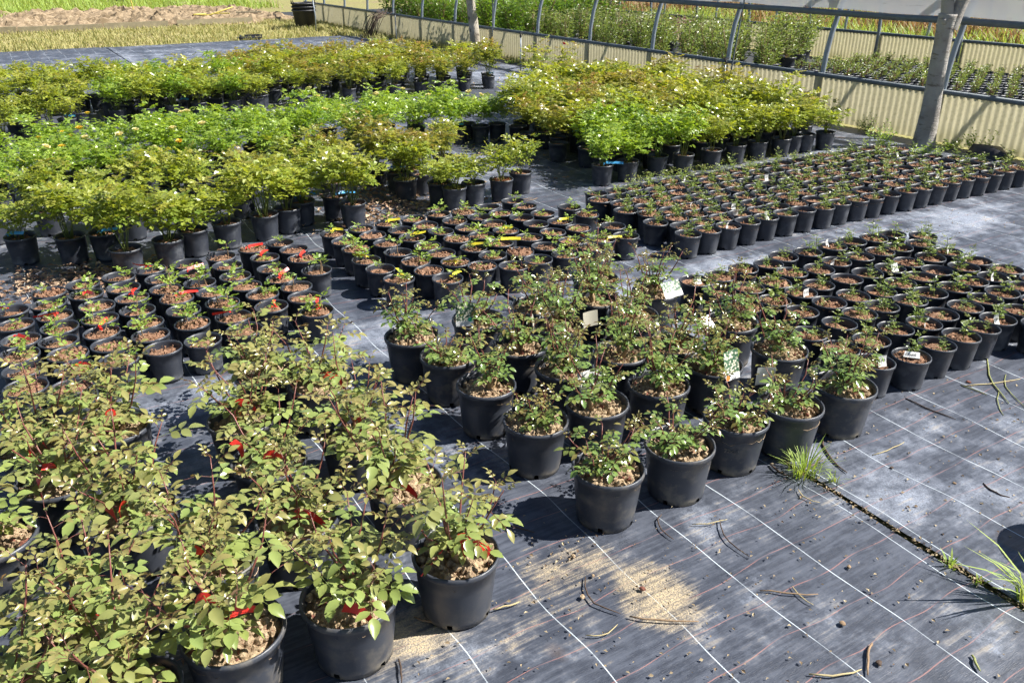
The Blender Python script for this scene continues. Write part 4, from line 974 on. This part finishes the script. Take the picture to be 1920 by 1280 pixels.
sprinkler(8.10, 18.2, .58, 'farthest sprinkler riser, on the grass strip by the fence', 1.0)
sprinkler(8.35, 8.25, .52, 'sprinkler riser between the fence bed and the corrugated skirt', .3)
b = MB(); b.tube([(.0, 0, .02), (-.02, 0, .3), (.02, 0, .7), (.14, .05, 1.25), (.2, .1, 2.2)], .010, 6)
tag(ob('feed_pipe', b.mesh('feed_pipe', 'galv_dark', True), None, W(8.58, 8.35, 0), TH), 'thin grey pipe climbing beside the nearest sprinkler riser', 'pipe')
b = MB(); b.tube([(.0, 0, .0), (-.02, 0, .3), (-.01, 0, .7), (.03, .05, 1.25), (.04, .1, 2.2)], .012, 6)
tag(ob('feed_pipe', b.mesh('feed_pipe', 'galv_dark', True), None, W(8.58, 14.7, 0), TH), 'thin dark pipe beside the slim far tree', 'pipe')
b = MB(); b.tube([(0, 0, 0), (.02, 0, .35), (-.01, 0, .75)], .016, 6)
tag(ob('marker_pole', b.mesh('marker_pole', 'galv', True), None, W(7.55, 22.0, 0)), 'thin pale pole standing in front of the black tub', 'pole')

tub = thing('tub_stack', 'stack of black rubber tubs on the grass near the far fence', 'tub', W(7.68, 23.2, 0))
for k in range(3):
    b = MB(); r = .31
    b.lathe([(r * .78, 0), (r * .97, .42), (r * 1.06, .43), (r * 1.06, .46), (r * .98, .46), (r * .95, .38)], 28); z = .085 * k
    t = ob('tub', b.mesh('tub', 'tub', True), tub, (0, 0, z), k * .4)
    for s in (-1, 1):
        h = MB(); h.tube([(s * r * 1.02, -.05, .45), (s * r * 1.12, -.04, .52), (s * r * 1.12, .04, .52), (s * r * 1.02, .05, .45)], .013, 6)
        if k == 2: ob('handle', h.mesh('handle', 'tub', True), t)
b = MB(); b.lathe([(.2, 0), (.24, .3), (.26, .32), (.23, .32)], 20)
tag(ob('bucket', b.mesh('bucket', 'tub', True), None, W(5.2, 38.5, 0)), 'black bucket in the far grass beyond the soil bed', 'bucket')
b = MB(); b.box((0, 0, .02), (.55, .28, .03)); b.box((.1, .1, .05), (.4, .03, .06)); b.box((-.2, -.1, .05), (.03, .3, .06))
tag(ob('seed_tray', b.mesh('seed_tray', 'tub'), None, W(5.55, 20.95, 0), TH - .2), 'flat black plastic tray lying at the grass edge', 'tray')
b = MB(); b.box((0, 0, .02), (.75, .12, .03))
tag(ob('loose_board', b.mesh('loose_board', 'wood'), None, W(7.2, 26.9, .2), .2), 'pale loose board lying on the dug soil', 'board')
b = MB(); b.box((0, 0, .03), (1.2, .2, .04))
tag(ob('loose_board', b.mesh('loose_board', 'wood'), None, W(7.2, 36.6, .02), TH + 1.0), 'pale board lying in the far grass behind the soil bed', 'board')
b = MB(); b.tube([(math.cos(a) * .5 * (1 + .1 * math.sin(3 * a)), math.sin(a) * .28, .04) for a in [k * .25 for k in range(19)]] + [(.5, -.5, .25)], .018, 6)
tag(ob('garden_hose', b.mesh('garden_hose', 'hose', True), None, W(6.1, 26.8, .16), TH), 'yellow hose lying in a loop on the dug soil', 'hose')
b = MB(); b.tube([(0, 0, 0), (-.05, 0, .5), (-.13, 0, 1.1)], .02, 6)
tag(ob('stake', b.mesh('stake', 'hose'), None, W(4.6, 31.0, .1)), 'leaning yellow stake stuck in the soil bed', 'stake')
rnd.seed(61); b = MB()
for k in range(26):
    a = rnd.uniform(-.4, .4); o = Vector((rnd.uniform(-.2, .1), rnd.uniform(-.25, .25), .02)); L = rnd.uniform(.7, 1.2)
    p3 = o + Vector((.55 + rnd.uniform(-.1, .1), a * .6, .52 + rnd.uniform(-.1, .12))); b.tube([o, (o + p3) / 2 + Vector((0, 0, .16)), p3], [.009, .008, .004], 4)
tag(ob('stick_bundle', b.mesh('stick_bundle', 'twig_dark', True), None, W(8.0, 19.6, 0), TH + .25), 'bundle of dark sticks leaning on the far fence', 'sticks')
b = MB(); soil = [(math.cos(a) * .22 * (1 + .2 * math.sin(2.3 * a)), math.sin(a) * .12, 0) for a in [k * .6283 for k in range(10)]]
b.add([(x, y, .0) for x, y, _ in soil] + [(x * .75, y * .75, .09 + .02 * math.sin(k * 2)) for k, (x, y, _) in enumerate(soil)] + [(0, 0, .12)],
      [(k, (k + 1) % 10, 10 + (k + 1) % 10, 10 + k) for k in range(10)] + [(10 + k, 10 + (k + 1) % 10, 20) for k in range(10)])
tag(ob('folded_sheet', b.mesh('folded_sheet', 'black_plastic', True), None, W(8.35, 4.55, 0), TH + 1.3), 'dark folded plastic sheet lying at the foot of the skirt', 'sheet')
# large tub standing just right of the picture: its round shadow falls on the fabric
b = MB(); b.lathe([(.13, 0), (.165, .33), (.178, .335), (.178, .36), (.165, .36), (.15, .25)], 32)
tag(ob('large_pot', b.mesh('large_pot_alone', 'pot_big', True), None, Vector((2.19, 2.23, 0))), 'large empty black pot beside the seam of the fabric, throwing a round shadow', 'pot')

# ================================================================== WEEDS, GRASS, LITTER
def grass_patch(name, mats, pts, hmin, hmax, w, label, cat, seed, young=.5):
    rr = random.Random(seed); b = MB()
    for (x, y, z) in pts:
        b.cv = rr.random(); b.ca = young * rr.random(); h = rr.uniform(hmin, hmax)
        b.blade((x, y, z), rr.uniform(0, 6.28), h, h * rr.uniform(.2, .9), w)
    o = ob(name, b.mesh(name, mats)); return stuff(o, label, cat)
def area(n, u0, u1, v0, v1, seed, keep=lambda u, v: True, z=-.03):
    rr = random.Random(seed); out = []
    while len(out) < n:
        u, v = rr.uniform(u0, u1), rr.uniform(v0, v1)
        if keep(u, v): out.append(tuple(W(u, v, z)))
    return out
nz = lambda u, v, s, o=0.: noise.noise(Vector((u * s, v * s, o)))
grass_patch('dry_grass', 'grass_dry', area(15000, -4, 8.6, 20.2, 25.6, 71, lambda u, v: nz(u, v, .9) > -.35 and v > 20.6 + .25 * nz(u, 0, 1.1, 5)), .04, .13, .010, 'dry yellow grass strip between the fabric and the soil bed', 'grass', 71, .7)
grass_patch('fence_grass', 'grass_dry', area(5200, 7.2, 8.62, 13.0, 26, 72, lambda u, v: nz(u, v, 1.3, 3) > -.25 and u > 8.35 - max(0, v - 16) * .14), .04, .16, .009, 'dry grass strip along the foot of the far fence', 'grass', 72, .9)
grass_patch('lush_grass', 'grass_green', area(17000, -8, 10, 32.5, 48, 73), .10, .34, .016, 'lush green grass behind the dug soil bed', 'grass', 73, .45)
grass_patch('lush_grass_corner', 'grass_green', area(5000, -4, 2.4, 28.5, 34, 74, lambda u, v: v > 29 + u * 1.5), .06, .28, .014, 'tall green grass left of the soil bed', 'grass', 74, .4)
grass_patch('meadow_weeds', 'grass_green', area(12000, 14.6, 24, 4, 20, 75, lambda u, v: nz(u, v, .35) > -.15), .15, .55, .02, 'green weeds beyond the greenhouse tunnel', 'weeds', 75, .6)
grass_patch('dock_weeds', 'grass_rust', area(9000, 17, 30, 4, 26, 76, lambda u, v: nz(u, v, .35) < .1), .3, .8, .025, 'rusty brown dock weeds beyond the greenhouse tunnel', 'weeds', 76, .4)
def weedling(u, v, n, hmax, spread, seed, mat='leaf_sprig', label=None, name='weed_clump', lf=.02, wd=.006):
    rr = random.Random(seed); rnd.seed(seed); b = MB()
    for k in range(n):
        a = rr.uniform(0, 6.28); o = Vector((rr.uniform(-spread, spread) * .4, rr.uniform(-spread, spread) * .4, -.02)); h = hmax * rr.uniform(.4, 1); q = o + Vector((math.cos(a) * spread * .5, math.sin(a) * spread * .5, h))
        b.tube([o, (o + q) / 2 + Vector((0, 0, .02)), q], [.002, .0018, .001], 3, 1)
        for j in range(7):
            t = .3 + .1 * j; b.cv = rr.random(); b.ca = rr.random() * .3; az = j * 2.4
            b.kite(o + (q - o) * t, Vector((math.cos(az), math.sin(az), .5)), Vector((0, 0, 1)), lf * rr.uniform(.7, 1.3), wd)
    return tag(ob(name, b.mesh(name, [mat, 'stem_green']), None, W(u, v, 0)), label, 'weed', 'weeds on the fabric')
rnd.seed(80)
wl = [(8.35, 6.0), (8.4, 5.0), (8.1, 5.65), (8.35, 4.4), (7.95, 4.95), (8.4, 7.2), (8.3, 9.4), (8.25, 10.6), (8.0, 11.6), (8.3, 12.2), (8.35, 13.6), (7.75, 5.4), (8.45, 3.9), (8.5, 4.75), (7.85, 4.4)]
wn_ = ['left of the leaning tree', 'right of the leaning tree', 'at the foot of the leaning tree', 'by the dark folded sheet', 'in front of the leaning tree', 'near the right end of the fence bed', 'behind the fence bed, nearest', 'behind the fence bed, second', 'behind the fence bed, third',
       'behind the fence bed, fourth', 'behind the far sprinkler', 'between the fence bed and the leaning tree', 'at the right picture edge by the skirt', 'on the skirt right of the leaning tree', 'at the far right corner of the seedling block']
for k, ((u, v), w_) in enumerate(zip(wl, wn_)): weedling(u, v, 16, .26 if k in (0, 2, 13, 7, 9) else .14, .22, 820 + k, 'leaf_seed' if k % 3 else 'leaf_sprig', 'weed clump by the corrugated skirt, ' + w_, lf=.035, wd=.011)
b = MB(); rr = random.Random(5)
for (u, v) in [(rr.uniform(4.6, 7.2), 5.42 + rr.uniform(-.13, .13) - .0) for k in range(60)] + [(rr.uniform(3.6, 4.4), rr.uniform(7.0, 8.2)) for k in range(14)]:
    v -= .25 * max(0, u - 5.9)
    for j in range(16):
        a = rr.uniform(0, 6.28); q = W(u, v, 0) + Vector((rr.uniform(-.06, .06), rr.uniform(-.06, .06), rr.uniform(0, .10))); b.cv = rr.random(); b.ca = rr.random() * .5
        b.kite(q, Vector((math.cos(a), math.sin(a), .6)), Vector((0, 0, 1)), .022, .006)
stuff(ob('path_weeds', b.mesh('path_weeds', 'leaf_sprig')), 'low weeds growing along the fabric seam below the fence bed', 'weeds')
# grass tufts by the seam
def tuft(u, v, n, h, seed, label, spread=.05, w=.0022, lean=.9, az0=None):
    rr = random.Random(seed); b = MB()
    for k in range(n):
        a = rr.uniform(0, 6.28) if az0 is None else az0 + rr.gauss(0, .5); r = spread * rr.random(); b.cv = rr.random(); b.ca = rr.random() * .5
        hh = h * rr.uniform(.4, 1); le = hh * rr.uniform(.2, 1.3) * lean; dx, dy = math.cos(a), math.sin(a); o = Vector((dx * r, dy * r, -.01))
        pts = [o + Vector((dx * le * t * t, dy * le * t * t, hh * (1.25 * t - .35 * t * t))) for t in (0, .35, .7, 1)]
        vs = []; sx = Vector((-dy, dx, 0)) * w
        for p, kx in zip(pts[:3], (1, 1, .75)): vs += [p - sx * kx, p + sx * kx]
        b.add(vs + [pts[3]], [(0, 1, 3, 2), (2, 3, 5, 4), (4, 5, 6)])
    return tag(ob('grass_tuft', b.mesh('grass_tuft', 'grass_green'), None, W(u, v, 0)), label, 'grass tuft', 'grass tufts at the seam')
tuft(2.40, 1.72, 110, .13, 91, 'bright grass tuft growing from the seam in front of the rose pots', .06)
tuft(2.46, .86, 22, .20, 92, 'long-bladed grass tuft at the right edge of the picture', .05, .0045, 1.2, math.pi * .9)
tuft(2.385, 1.09, 14, .05, 93, 'tiny seedling tuft in the seam right of centre', .02, .004)
tuft(2.392, 1.0, 12, .035, 94, 'tiny seedling tuft in the seam nearest the right edge', .02, .004)
tuft(2.46, 1.62, 16, .07, 95, 'small wisp of grass beside the bright tuft', .03)
# litter: crumbs, straw and dry leaves
def litter(name, spots, seed, label, size, mat='litter'):
    rr = random.Random(seed); b = MB()
    for (u, v, ru, rv, n) in spots:
        for k in range(n):
            q = W(u + rr.gauss(0, ru), v + rr.gauss(0, rv), (.012 if mat == 'litter' else .004) + (.02 if mat == 'litter' else .004) * rr.random() ** 3); a = rr.uniform(0, 6.28); b.cv = rr.random(); b.ca = rr.random() ** 2
            s = size * rr.uniform(.4, 1.3); b.kite(q, Vector((math.cos(a), math.sin(a), rr.uniform(-.25, .25))), Vector((rr.uniform(-.5, .5), rr.uniform(-.5, .5), 1)), s, s * rr.uniform(.15, .4), .4)
    return stuff(ob(name, b.mesh(name, mat)), label, 'leaf litter')
litter('leaf_litter', [(.35, 5.42, .28, .14, 520), (.05, 5.65, .25, .15, 260), (2.65, 6.05, .35, .22, 520), (2.55, 6.5, .25, .3, 220), (2.3, 5.75, .2, .1, 120), (.6, 9.6, .3, .15, 160), (-.05, 1.95, .1, .25, 60), (7.0, 11.3, .5, .4, 120), (4.2, 7.0, .2, .5, 60)], 97, 'brown dry leaf litter lying on the black fabric', .045)
litter('straw_crumbs', [(2.2, 1.2, .8, .5, 420), (3.3, 1.6, .6, .4, 260), (1.3, 1.5, .5, .3, 220), (6.3, 3.1, 1.0, .3, 260), (4.6, 3.6, .8, .1, 120), (2.39, 1.3, .008, .5, 260), (1.35, 1.83, .1, .03, 30)], 98, 'pale straw crumbs scattered on the fabric', .013, 'crumb')
# twigs
def twig(p, L, az, mat, label, bendy=.2, r=.0025, fork=False):
    rr = random.Random(int(p[0] * 977 + p[1] * 131)); b = MB(); pts = []
    for i in range(6):
        t = i / 5; pts.append((L * (t - .5), bendy * L * (t - .5) ** 2 * 2 + rr.uniform(-.004, .004), r * .8 + .002 * math.sin(t * 3.1) + rr.uniform(0, .0015)))
    b.tube(pts, [r * .8, r, r * 1.1, r, r * .9, r * .5], 5)
    if fork: b.tube([pts[2], (pts[2][0] + L * .15, pts[2][1] + L * .16, .01), (pts[2][0] + L * .3, pts[2][1] + L * .22, .006)], [r * .8, r * .6, r * .3], 4)
    return tag(ob('twig', b.mesh('twig', mat, True), None, W(p[0], p[1], .0015), TH + az), label, 'twig', 'twigs lying on the fabric')
twig((1.261, 1.586), 0.191, -1.60, 'twig_dark', 'dark curved twig left of the sandy patch', 0.5, 0.0026)
twig((1.400, 1.396), 0.209, -0.66, 'twig', 'long tan stick below the sandy patch', 0.06, 0.003)
twig((1.845, 1.583), 0.210, -1.86, 'twig_dark', 'thin black twig right of the foremost centre pot', 0.3, 0.0022)
twig((1.803, 0.973), 0.131, -2.55, 'twig', 'short forked stick near the bottom edge', 0.1, 0.004)
twig((1.819, 1.279), 0.181, -0.68, 'twig', 'reddish straight twig in the middle of the open fabric', 0.05, 0.0025)
twig((1.023, 1.699), 0.091, -0.18, 'straw', 'pale stick touching the second front left pot', 0.02, 0.003)
twig((2.575, 1.751), 0.255, -2.09, 'twig_dark', 'dark stick beside the bright grass tuft', 0.25, 0.004)
twig((2.315, 1.776), 0.101, -1.55, 'twig_dark', 'brown stick left of the bright grass tuft', 0.2, 0.004)
twig((3.265, 1.766), 0.233, -1.47, 'twig_dark', 'reddish brown twig in front of the near right block', 0.12, 0.003)
twig((1.686, 1.752), 0.143, -1.99, 'twig_dark', 'bent twig between the two foremost centre pots', 0.4, 0.0025)
twig((0.799, 1.747), 0.148, -0.85, 'twig', 'twig lying between the two foremost left pots', 0.15, 0.003)
twig((0.631, 1.639), 0.088, -1.93, 'twig_dark', 'upright dark twig at the bottom edge beside the front pot', 0.05, 0.003)
twig((1.212, 1.443), 0.109, -0.15, 'straw', 'pale curved straw left of the tan stick', 0.5, 0.002)
twig((2.905, 1.257), 0.104, -1.64, 'twig_dark', 'short black curved twig near the right edge', 0.4, 0.003)
twig((1.838, 1.252), 0.094, -1.67, 'straw', 'pale straw crossing the reddish twig', 0.2, 0.002)
twig((1.860, 1.674), 0.134, -0.32, 'straw', 'pale straw near the black twig', 0.1, 0.002)
twig((1.249, 2.022), 0.152, -1.07, 'twig_dark', 'twig in the shadow of the foremost centre pot', 0.1, 0.003)
twig((2.832, 1.645), 0.200, -0.02, 'straw', 'pale straw below the near right block', 0.1, 0.002)
twig((3.778, 1.785), 0.472, -2.42, 'stalk', 'thick cut green stalk in front of the near right block', 0.12, 0.0035)
twig((3.743, 1.682), 0.346, -2.35, 'stalk', 'thin green stalk crossing the thick one', 0.2, 0.0022)
twig((3.595, 1.642), 0.259, -2.54, 'stalk', 'short green stalk hanging from the thick one', 0.1, 0.0022)
twig((3.606, 1.768), 0.121, -1.43, 'stalk', 'short cut stalk left of the thick green one', 0.05, 0.0025)
twig((3.751, 1.757), 0.310, -0.32, 'straw', 'long pale straw across the green stalks', 0.06, 0.003)
twig((2.269, 1.602), 0.099, -1.56, 'straw', 'curled straw below the bright grass tuft', 0.4, 0.002)
twig((2.053, 0.800), 0.059, -2.21, 'stalk', 'short cut green stem near the bottom right corner', 0.1, 0.004)
twig((1.677, 0.978), 0.157, -0.45, 'straw', 'matted straw at the bottom edge', 0.2, 0.003)
twig((3.619, 5.590), 0.148, 0.17, 'twig', 'long thin twig on the fabric behind the yellow-tag block', 0.1, 0.003)
twig((3.367, 5.653), 0.578, -0.09, 'twig', 'thin twig reaching over the back of the yellow-tag block', 0.05, 0.003)
# clods and stones on the fabric
def pebble(p, s, mat, label):
    rr = random.Random(int(p[0] * 771 + p[1] * 97)); bm2 = bmesh.new(); s *= .7; bmesh.ops.create_icosphere(bm2, subdivisions=2, radius=s)
    for v in bm2.verts: v.co = Vector((v.co.x * 1.3, v.co.y, v.co.z * .6)) * (1 + .35 * noise.noise(v.co * (1.6 / s) + Vector((p[0] * 9, 0, 0)))); v.co.z += s * .3
    me = bpy.data.meshes.new('pebble'); bm2.to_mesh(me); bm2.free(); me.materials.append(M[mat])
    return tag(ob('clod', me, None, W(p[0], p[1], .003), rr.uniform(0, 6)), label, 'clod', 'clods on the fabric')
pebble((1.336, 1.784), 0.012, 'soil_sand', 'pale clod left of the sandy patch')
pebble((1.248, 1.610), 0.011, 'soil_sand', 'rounded sandy clod beside the dark curved twig')
pebble((1.434, 1.539), 0.012, 'stone_red', 'dark red stone on the sandy patch')
pebble((2.086, 1.262), 0.01, 'soil_sand', 'pale crumb of soil on the open fabric')
pebble((1.855, 1.103), 0.012, 'twig', 'dry curled leaf scrap near the tan twigs')
pebble((2.719, 1.559), 0.009, 'twig_dark', 'dark crumb below the near right block')
pebble((3.660, 1.825), 0.013, 'stone_red', 'red-brown clod beside the green stalks')
pebble((1.336, 1.672), 0.008, 'soil_sand', 'small clod at the edge of the sandy patch')
pebble((1.816, 0.946), 0.012, 'twig_dark', 'dark scrap beside the forked stick')
pebble((2.833, 1.366), 0.008, 'twig', 'small tan crumb near the rust stain')
# raised size mark on one pot and handwriting on one tag
def text(name, body, size, loc, rot, mat, ext=.0004):
    cu = bpy.data.curves.new(name, 'FONT'); cu.body = body; cu.size = size; cu.extrude = ext; cu.align_x = 'CENTER'; cu.resolution_u = 2
    o = bpy.data.objects.new(name, cu); C.objects.link(o); dg = bpy.context.evaluated_depsgraph_get(); me = bpy.data.meshes.new_from_object(o.evaluated_get(dg)); bpy.data.objects.remove(o)
    me.materials.clear(); me.materials.append(M[mat]); r = ob(name, me, None, loc); r.rotation_euler = rot; return r
p_ = W(2.206, 1.928, 0); d_ = Vector((-p_.x, -p_.y, 0)).normalized()
pots = [o for o in C.objects if o.name.startswith('potted_rose') and o.type == 'EMPTY']
rt = min(pots, key=lambda o: (o.location - p_).length)
o = text('size_mark', '22x20', .022, d_ * BR * .895 + Vector((0, 0, .115)), (R(86), 0, math.atan2(-d_.y, -d_.x) - R(90)), 'pot_big', .0012); o.parent = rt
q_ = W(3.369, 1.960, 0); seeds = [o for o in C.objects if o.name.startswith('potted_seedling') and o.type == 'EMPTY']
rt = min(seeds, key=lambda o: (o.location - q_).length)
b = MB(); b.add([(-.038, -.012, 0), (.036, -.016, 0), (.036, .014, .012), (-.03, .016, .012)], [(0, 1, 2, 3)]); b.add([(.036, -.016, 0), (.036, .014, .012), (.040, .014, -.016), (.040, -.016, -.022)], [(0, 3, 2, 1)])
tg = ob('name_tag', b.mesh('long_name_tag', 'tag_white'), rt, (0, 0, SH * .99), -rt.rotation_euler.z - .25); tg.rotation_euler.x = .35
o = text('handwriting', 'Freed', .020, (-.004, -.006, .0056), (R(22), 0, 0), 'ink', .0002); o.parent = tg
